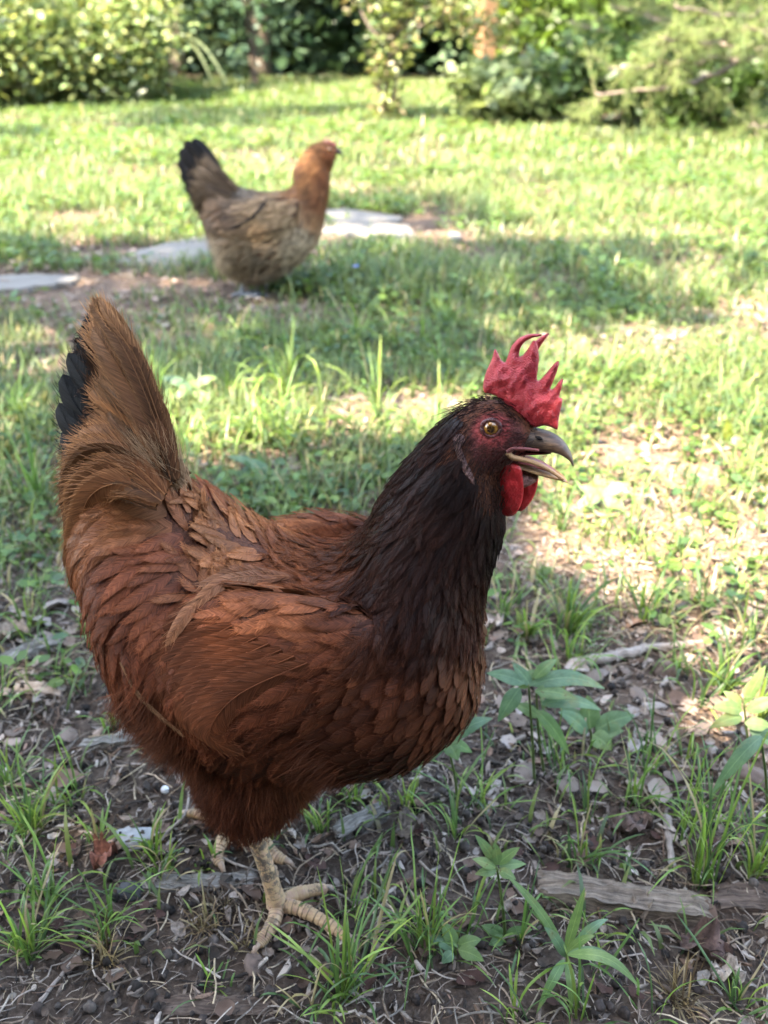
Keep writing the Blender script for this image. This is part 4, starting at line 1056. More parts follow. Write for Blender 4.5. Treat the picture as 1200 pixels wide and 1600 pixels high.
def leaf_mesh(P, w, seed, wave=.08, fold=.25, up=np.array([0, 0, 1.0]), m=3):
    """broad leaf with a midrib along path P: 2*m+1 columns"""
    rs = np.random.RandomState(seed); T = unit(np.gradient(P, axis=0)); S = unit(np.cross(T, np.broadcast_to(up, P.shape))); N = np.cross(S, T); n = len(P)
    s = np.linspace(-1, 1, 2 * m + 1); k = np.arange(n)
    V = P[:, None] + S[:, None] * (w[:, None] * s)[..., None] + N[:, None] * (w[:, None] * (fold * np.abs(s) - .18 * s * s + wave * np.sin(k[:, None] * 1.9 + seed) * np.abs(s)))[..., None]
    c = 2 * m + 1; i = (np.arange(n - 1)[:, None] * c + np.arange(c - 1)).ravel()
    return V.reshape(-1, 3), np.stack([i, i + 1, i + c + 1, i + c], -1)
def mat_weed():
    s = NT('weed_leaf'); uv = s.n('UVMap').outputs[0]; sep = s.n('SeparateXYZ'); s.l(uv, sep.inputs[0])
    side = s.math('ABSOLUTE', s.math('SUBTRACT', sep.outputs[0], .5))
    vein = s.math('ABSOLUTE', s.math('SINE', s.math('MULTIPLY', s.math('SUBTRACT', sep.outputs[1], s.math('MULTIPLY', side, .55)), 26)))
    v = s.math('LESS_THAN', vein, .16); mid = s.math('LESS_THAN', side, .03); f = s.math('MAXIMUM', s.math('MULTIPLY', v, .5), mid)
    c = s.mix(s.attr(), s.ramp(s.noise(120, 4, .6, s.coord()), [(.3, (.75, .8, .75)), (.7, (1.2, 1.15, 1.1))]), 1, 'MULTIPLY')
    c = s.mix(c, s.mix(c, (1.5, 1.4, 1.4), 1, 'MULTIPLY'), f)
    age = s.noise(26, 5, .7, s.coord()); c = s.mix(c, (.24, .19, .06), s.math('MAXIMUM', 0.0, s.math('MINIMUM', .7, s.math('MULTIPLY', s.math('SUBTRACT', age, .52), 3.2))))
    c = s.mix(c, (.10, .06, .03), s.math('MULTIPLY', s.math('GREATER_THAN', s.noise(160, 5, .7, s.coord()), .66), .7))
    s.bump(f, -.4, .0006); s.base(c, .5, .35)
    return s.translucent(s.mix(c, (1.3, 1.3, .7), 1, 'MULTIPLY'), .3)
M_WEED = mat_weed()
def weed(label, px, py, leaves, stems, cat='weed', name='weed', seed=0, lens=1.0, mat=None):
    """stems: lists of (px,py,depth offset m) ; leaves: (base px,py, tip px,py, half width mm, lift, colour)"""
    c = gpt(px, py); root = link(name, None, None, label, cat, None, loc=c); nl = np.array([0, 1.0, 0])
    at = lambda x, y, o=0.0: onplane(x, y, c + np.array([0, o, 0]), nl)
    for st in stems:
        P = np.array([at(*q) for q in st]); P[0] = np.array([P[0][0], P[0][1], float(gh(P[0][0:1], P[0][1:2])[0]) - .003]) if st[0][1] > py - 12 else P[0]
        P = catmull(P, np.linspace(0, len(P) - 1, 14)); V, Q, T = tube(P, np.linspace(.0014, .0008, 14), 8)
        link('stem', make_mesh('stem', V - c, Q, T, np.tile([.10, .14, .05], (len(V), 1)), None, True, [M_GRASS]), root)
    for j, (bx, by, tx, ty, w, arch, o, col) in enumerate(leaves):
        B, Tp = at(bx, by, o * .3), at(tx, ty, o); L = np.linalg.norm(Tp - B); u = np.linspace(0, 1, 11)[:, None]
        P = B * (1 - u) + Tp * u + np.array([0, -.25, 1.0]) * (arch * L * np.sin(np.pi * u) * .5); P[:, 2] = np.maximum(P[:, 2], .003)
        uu = u[:, 0]; ww = w * .001 * np.sin(np.pi * np.clip(uu, 0, 1) ** .72) ** .8 * (1 - .12 * uu); ww[0], ww[-1] = .0005, .0001
        V, Q = leaf_mesh(P, ww, seed * 7 + j, .07, .22, np.array([0, -.75, .85]))
        UV = np.stack([np.tile(np.linspace(0, 1, 7), 11), np.repeat(uu, 7)], -1)
        link('leaf', make_mesh('leaf', V - c, Q, None, np.tile(col, (77, 1)), UV, True, [mat or M_WEED]), root)
G1, G2, G3, G4 = (.105, .18, .105), (.12, .19, .08), (.09, .16, .06), (.12, .185, .065)
weed('weed with long pointed leaves spreading right of the breast', 836, 1225, [(812, 1075, 778, 1128, 7, .1, -.012, G1), (812, 1075, 835, 1046, 6, .1, .012, G2), (820, 1068, 760, 1052, 6, .2, .01, G1), (828, 1070, 945, 1076, 7, .35, .012, G1), (836, 1080, 900, 1092, 6, .2, -.004, G2), (830, 1072, 800, 1035, 5, .1, .012, G1), (835, 1060, 870, 1030, 5, .2, .012, G2), (845, 1100, 940, 1110, 6, .3, .01, G1), (838, 1110, 890, 1180, 6, .2, -.01, G3), (842, 1120, 800, 1100, 5, .2, .006, G2)],
     [[(836, 1225), (832, 1160), (826, 1070)], [(850, 1225, .01), (842, 1150, .01), (838, 1080, .008)]], seed=1)
weed('weed with bluish leaves reaching under the hen breast', 712, 1270, [(696, 1160, 634, 1204, 7, .15, -.008, G1), (698, 1158, 770, 1122, 6, .25, .01, G1), (700, 1158, 716, 1188, 7, .1, -.012, G2), (694, 1160, 652, 1148, 5, .2, .01, G1), (700, 1160, 738, 1176, 5, .2, .0, G3)], [[(714, 1270), (712, 1220), (698, 1158)]], seed=2)
weed('round-leaved seedling standing on the edge of the sunny patch', 925, 1165, [(922, 1140, 918, 1086, 10, .05, .014, (.09, .15, .07)), (926, 1148, 955, 1172, 9, .2, -.014, G4), (930, 1140, 992, 1118, 9, .2, .008, (.085, .15, .07)), (916, 1142, 876, 1104, 8, .2, .01, (.07, .125, .06)), (918, 1146, 872, 1112, 7, .25, -.002, G1), (930, 1146, 975, 1142, 7, .2, .0, G2)], [[(925, 1168), (924, 1150), (922, 1138)]], seed=3)
def seedling():
    c = gpt(790, 1468); rs = np.random.RandomState(4)
    ls = []
    for (bx, by, tx, ty) in ((776, 1352, 742, 1304), (778, 1350, 812, 1324), (774, 1356, 738, 1342), (780, 1354, 822, 1350), (776, 1360, 742, 1366), (780, 1360, 806, 1374), (778, 1352, 772, 1316)):
        ls.append((bx, by, tx, ty, 3.6, .15, rs.randn() * .006, G2))
    for (bx, by, tx, ty) in ((788, 1462, 752, 1446), (790, 1462, 832, 1452), (788, 1466, 764, 1476), (792, 1466, 820, 1474)): ls.append((bx, by, tx, ty, 4.2, .15, rs.randn() * .006, G3))
    weed('small seedling with fan of leaflets above the maize-like plant', 790, 1470, ls, [[(790, 1472), (786, 1420), (776, 1354)]], 'seedling', 'seedling', 4)
seedling()
weed('strappy grass plant with wide arching blades at bottom right', 885, 1530, [(886, 1492, 1000, 1544, 3.6, .75, -.035, G2), (884, 1488, 914, 1386, 3.6, .05, .012, G4), (882, 1500, 838, 1584, 3.4, .5, -.03, G3), (884, 1488, 786, 1362, 3.0, .22, .02, G2), (888, 1492, 950, 1436, 3.4, .6, .012, G1), (884, 1496, 850, 1448, 3.6, .3, .004, G1), (886, 1505, 892, 1586, 3.2, .6, -.03, G4), (888, 1490, 972, 1516, 3.0, .8, -.012, G1), (884, 1490, 930, 1462, 3, .5, 0, G4), (884, 1490, 826, 1420, 2.4, .3, .015, G3)], [[(885, 1532), (886, 1510), (886, 1488)]], 'grass plant', 'grass_plant', 5)
weed('bright weed with many small leaves at the right edge', 1176, 1190, [(1160, 1110, 1112, 1106, 6, .2, .0, G4), (1164, 1100, 1196, 1040, 5, .2, .012, G4), (1160, 1120, 1108, 1138, 6, .25, -.008, G4), (1168, 1112, 1215, 1092, 6, .2, .0, G2), (1164, 1130, 1210, 1140, 6, .2, -.01, G4), (1158, 1106, 1130, 1080, 5, .2, .01, G4), (1170, 1140, 1224, 1180, 6, .3, -.01, G1), (1166, 1092, 1176, 1062, 5, .1, .012, G4)], [[(1176, 1195), (1168, 1150), (1162, 1100)]], seed=6)
weed('long drooping blue-green blade bending over the brown stone', 1200, 1300, [(1190, 1150, 1110, 1242, 6, .35, -.02, G1), (1188, 1150, 1240, 1150, 5, .3, .0, G1)], [[(1200, 1300), (1198, 1230), (1189, 1150)]], seed=7)
weed('low pale-leaved weed by the yellowing blades right of the small seedling', 720, 1500, [(712, 1480, 690, 1440, 5, .2, .008, G2), (716, 1478, 752, 1468, 5, .2, .004, G4), (710, 1484, 668, 1462, 4, .2, .004, G1), (716, 1484, 756, 1502, 5, .3, -.008, G4), (708, 1488, 690, 1506, 4, .2, -.006, G1)], [[(712, 1506), (712, 1492), (712, 1478)]], seed=8)
weed('leafy weed at left behind the hen tail', 300, 640, [(300, 610, 250, 590, 9, .25, .01, G1), (302, 606, 340, 590, 9, .25, .01, G4), (300, 608, 296, 582, 8, .1, .02, G4), (300, 612, 330, 628, 8, .2, -.02, G4), (298, 612, 268, 622, 8, .2, -.02, G2)], [[(300, 642), (300, 625), (300, 606)]], seed=9)
weed('broad blue-green blade crossing behind the hen back', 410, 760, [(440, 752, 352, 712, 8, .2, .0, G1), (430, 760, 500, 740, 6, .3, .02, G3), (420, 758, 400, 700, 6, .1, .02, G3)], [[(425, 775), (428, 765), (432, 755)]], seed=10)
weed('weed with flat leaves standing in sunny litter right of the beak', 940, 800, [(940, 776, 985, 756, 8, .2, .0, G4), (938, 778, 900, 790, 8, .2, -.01, G2), (940, 776, 930, 740, 7, .1, .02, G2), (942, 780, 978, 800, 8, .2, -.02, G4), (940, 780, 905, 760, 7, .2, .01, G2)], [[(940, 812), (940, 795), (940, 776)]], seed=11)
weed('upright single-leaved weed in the dry patch at far right', 1140, 705, [(1138, 690, 1136, 655, 9, .05, .0, (.12, .15, .03)), (1138, 694, 1160, 684, 6, .2, .0, G4)], [[(1140, 708), (1139, 700), (1138, 690)]], seed=12)
def flower():
    c = gpt(556, 446); root = link('blue_flower', None, None, 'tiny blue flower in the grass right of the fawn hen', 'flower', None, loc=c)
    V, Q, T = tube(np.array([[0, 0, -.01], [.002, 0, .02], [0, 0, .045]]), np.array([.001, .001, .001]), 6); link('stem', make_mesh('stem', V, Q, T, np.tile([.08, .13, .05], (len(V), 1)), None, True, [M_GRASS]), root)
    mp = plain('blue_petal', (.14, .18, .55), .5, .3, .2, 200)
    for i in range(5):
        a = i * 1.257; P = np.array([[0, 0, .045], [math.cos(a) * .004, math.sin(a) * .004, .048], [math.cos(a) * .009, math.sin(a) * .009, .047]]); V, Q = leaf_mesh(P, np.array([.001, .004, .0012]), i, .0, .1, m=2)
        link('petal', make_mesh('petal', V, Q, mats=[mp]), root)
flower()
def shift(V, base): return np.asarray(V) - base

def tri_of(Q, T):
    L = []
    if Q is not None: L += [Q[:, [0, 1, 2]], Q[:, [0, 2, 3]]]
    if T is not None: L.append(T)
    return np.concatenate(L)

def grow(pl, base, root, n_cand, dark, nb=15):
    """vaned body feathers, down and bristles of one bird"""
    rs = pl.rs; sc = pl.scale
    P = pl.sample(n_cand, lambda X: pl.field(X)[6] * .001)
    D, c0, c1, L, W, typ, sp = pl.field(P)
    L = L * .001; W = W * .001
    jit = rs.rand(len(P))
    L = L * (.8 + .4 * jit); W = W * (.85 + .3 * rs.rand(len(P))) * np.where(typ == 4, 1.35, .86)
    D = unit(D + rs.randn(len(P), 3) * .075)
    shade = (.68 + .64 * rs.rand(len(P), 1)); c0 = c0 * shade; c0 = c0 * .7 + c1 * shade * .3; c1 = c1 * shade * (.85 + .3 * rs.rand(len(P), 1))
    for kind, name in ((1, 'contour_feathers'), (2, 'down'), (3, 'bristles'), (4, 'hackle'), (5, 'breast_feathers')):
        m = typ == kind
        if not m.any(): continue
        n = m.sum(); K = 9 if kind in (1, 4, 5) else 4
        t = 1 - (1 - np.linspace(0, 1, K)) ** 1.6 if kind in (1, 4, 5) else np.linspace(0, 1, K)
        lift = {1: .12, 2: .26, 3: .22, 4: .08, 5: .13}[kind] + rs.rand(n) * {1: .08, 2: .25, 3: .25, 4: .05, 5: .06}[kind]
        P_, N_, B_ = pl.hug(P[m], D[m], L[m], K, np.full(n, .0003) + rs.rand(n) * .0012 * sc, lift, rs.randn(n) * .25, t)
        if kind in (1, 4, 5):
            prof = (np.minimum(1, (t + .12) / .45) ** .7) * np.sqrt(np.clip(1 - t ** (1.9 if kind == 1 else 1.7 if kind == 4 else 3.2), 0, 1))
            prof[-1] = .03
            Wk = W[m][:, None] * prof
            hs = np.cumsum(np.concatenate([np.zeros((n, 1)), np.linalg.norm(np.diff(P_, axis=1), axis=-1)], 1), 1)
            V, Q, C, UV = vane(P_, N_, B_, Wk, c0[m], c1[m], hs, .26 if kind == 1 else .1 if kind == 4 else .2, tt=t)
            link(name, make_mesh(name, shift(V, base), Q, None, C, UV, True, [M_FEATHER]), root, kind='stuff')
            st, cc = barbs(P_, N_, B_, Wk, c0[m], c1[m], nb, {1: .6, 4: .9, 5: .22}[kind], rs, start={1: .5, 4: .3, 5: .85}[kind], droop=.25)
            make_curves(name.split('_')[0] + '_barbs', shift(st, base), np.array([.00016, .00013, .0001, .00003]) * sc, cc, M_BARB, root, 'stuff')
        else:
            k = {2: 26, 3: 5}[kind]
            idx = np.repeat(np.arange(n), k); Pn = P_[idx]
            spread = {2: .45, 3: .35}[kind]
            u = np.linspace(0, 1, K)[None, :, None]
            ln = L[m][idx][:, None, None]
            jit3 = rs.randn(len(idx), 1, 3) * ln * spread * .5
            S = Pn + (rs.randn(len(idx), 1, 3) * .0016 * sc) + jit3 * u ** 1.3 + rs.randn(len(idx), K, 3) * ln * .03 * u
            w = rs.rand(len(idx), 1)
            cc = (c0[m][idx] * (1 - w) + c1[m][idx] * w) * (.7 + .6 * rs.rand(len(idx), 1))
            rad = {2: np.array([.00017, .00014, .0001, .00003]), 3: np.array([.00018, .00016, .00012, .00004])}[kind] * sc
            make_curves(name, shift(S, base), rad, cc, M_BARB, root, 'stuff')

def free_feathers(name, paths, half, c0, c1, base, root, rs, nb, Nref, over=1.0, sc=1.0, K=14, vane_w=.6, ang=.75, start=.2, droop=.15, sides=(-1, 1)):
    """big feathers along free paths; each its own object. paths (n,m,3)"""
    n = len(paths)
    P = np.stack([catmull(p, np.linspace(0, len(p) - 1, K)) for p in paths])
    D = unit(np.gradient(P, axis=1))
    B = unit(np.cross(Nref[:, None], D)); N = np.cross(D, B)
    t = np.linspace(0, 1, K)
    prof = (np.minimum(1, (t + .06) / .35) ** .8) * np.sqrt(np.clip(1 - t ** 4, 0, 1)); prof[-1] = .04
    Wk = half[:, None] * prof
    hs = np.cumsum(np.concatenate([np.zeros((n, 1)), np.linalg.norm(np.diff(P, axis=1), axis=-1)], 1), 1)
    for i in range(n):
        V, Q, C, UV = vane(P[i:i+1], N[i:i+1], B[i:i+1], Wk[i:i+1] * vane_w, c0[i:i+1], c1[i:i+1], hs[i:i+1], .2, 5)
        link(name, make_mesh(name, shift(V, base), Q, None, C, UV, True, [M_FEATHER]), root)
    sh = P + N * .0003
    make_curves(name + '_shafts', shift(sh, base), np.linspace(.00034, .0001, K) * sc, c0 * .5 + c1 * .55, M_BARB, root, 'stuff')
    if nb:
        st, cc = barbs(P, N, B, Wk, c0, c1, nb, over, rs, ang, .05, droop, start, sides)
        make_curves(name + '_barbs', shift(st, base), np.array([.0002, .00016, .00012, .00003]) * sc, cc, M_BARB, root, 'stuff')
# ---- materials of the birds
def mat_flesh(name, c, c2, scale=1300, bump=.4, rough=.36, sss=.15):
    s = NT(name); co = s.coord()
    n = s.noise(140, 4, .6, co)
    v = s.n('TexVoronoi', Scale=scale); s.l(co, v.inputs['Vector'])
    col = s.mix(s.ramp(n, [(.3, c2), (.68, c)]), (.8, .35, .35), s.math('MULTIPLY', s.math('LESS_THAN', v.outputs['Distance'], .16), .14))
    h = s.math('ADD', s.math('MULTIPLY', v.outputs['Distance'], -1), s.math('MULTIPLY', s.noise(330, 3, .6, co), .8))
    s.bump(h, bump, .0007)
    s.base(col, rough, .35)
    s.p.inputs['Subsurface Weight'].default_value = sss
    s.p.inputs['Subsurface Radius'].default_value = (.004, .0012, .0008)
    return s.m
M_COMB = mat_flesh('comb_flesh', (.44, .040, .048), (.27, .018, .024), bump=.7, sss=.2)
M_WATTLE = mat_flesh('wattle_flesh', (.50, .026, .028), (.36, .016, .018), 700, .35)
M_LOBE = mat_flesh('earlobe_flesh', (.20, .10, .08), (.06, .027, .022), 800, 1, .65)
M_LID = mat_flesh('eyelid_flesh', (.085, .024, .021), (.05, .011, .01), 900, .7)
M_MOUTH = mat_flesh('mouth_flesh', (.42, .13, .12), (.30, .06, .06), 300, .2, .3)
def mat_skin():
    s = NT('face_skin'); co = s.coord()
    v = s.n('TexVoronoi', Scale=650); s.l(co, v.inputs['Vector'])
    h = s.math('ADD', s.math('MULTIPLY', v.outputs['Distance'], -1), s.noise(260, 4, .6, co))
    s.bump(h, .7, .0008)
    c = s.mix(s.attr(), s.ramp(s.noise(420, 4, .65, co), [(.35, (.45, .4, .4)), (.65, (1.3, 1.2, 1.2))]), 1, 'MULTIPLY')
    return s.base(c, .7, .15)
M_SKIN = mat_skin()
def mat_beak(name, c, c2, tipc):
    s = NT(name); co = s.coord('Generated')
    mp = s.n('Mapping'); mp.inputs['Scale'].default_value = (3, 14, 14); s.l(co, mp.inputs[0])
    n = s.noise(1.6, 5, .6, mp.outputs[0])
    col = s.ramp(n, [(.32, c2), (.55, c), (.75, tipc)])
    s.bump(s.noise(60, 4, .6, co), .3, .0006)
    return s.base(col, .45, .28)
M_BEAK = mat_beak('dark_horn', (.05, .031, .022), (.018, .012, .009), (.12, .075, .045))
M_JAW = mat_beak('pale_horn', (.42, .235, .11), (.22, .11, .055), (.52, .33, .17))
def mat_leg():
    s = NT('leg_scales'); co = s.coord()
    n = s.noise(120, 5, .65, co); d = s.noise(210, 6, .7, co)
    col = s.ramp(n, [(.3, (.27, .15, .10)), (.5, (.36, .235, .12)), (.7, (.37, .21, .15))])
    geo = s.n('NewGeometry'); sep = s.n('SeparateXYZ'); s.l(s.n('TexCoord').outputs['Object'], sep.inputs[0])
    up = s.n('MapRange'); s.l(sep.outputs[2], up.inputs[0]); up.inputs[1].default_value = .012; up.inputs[2].default_value = .035
    spots = s.math('MULTIPLY', s.math('GREATER_THAN', d, .505), up.outputs[0])
    col = s.mix(col, (.05, .045, .042), s.math('MULTIPLY', spots, .8))
    col = s.mix(col, (.06, .04, .028), s.math('MULTIPLY', s.math('GREATER_THAN', s.noise(75, 6, .7, co), .56), .65))
    col = s.mix(col, (.085, .058, .042), s.math('MULTIPLY', s.attr(), .75))
    v = s.n('TexVoronoi', Scale=420); s.l(co, v.inputs['Vector'])
    s.bump(v.outputs['Distance'], .35, .0006)
    return s.base(col, .5, .35)
M_LEG = mat_leg()
M_CLAW = plain('claw_horn', (.36, .24, .16), .4, .4, .5, 300)
def mat_eye():
    s = NT('eyeball'); co = s.coord(); g = s.n('SeparateXYZ'); s.l(co, g.inputs[0])
    r = s.math('SQRT', s.math('ADD', s.math('POWER', g.outputs[0], 2), s.math('POWER', g.outputs[1], 2)))
    q = s.math('DIVIDE', r, .0046)
    col = s.ramp(q, [(.0, (.002, .002, .002)), (.43, (.002, .002, .002)), (.48, (.13, .055, .010)), (.62, (.27, .115, .02)), (.80, (.17, .065, .013)), (.9, (.05, .02, .012))])
    col = s.mix(col, (.30, .12, .02), s.math('MULTIPLY', s.noise(900, 3, .6, co), .25))
    s.base(col, .06, .6); s.p.inputs['Coat Weight'].default_value = .25; s.p.inputs['Coat Roughness'].default_value = .05
    return s.m
M_EYE = mat_eye()

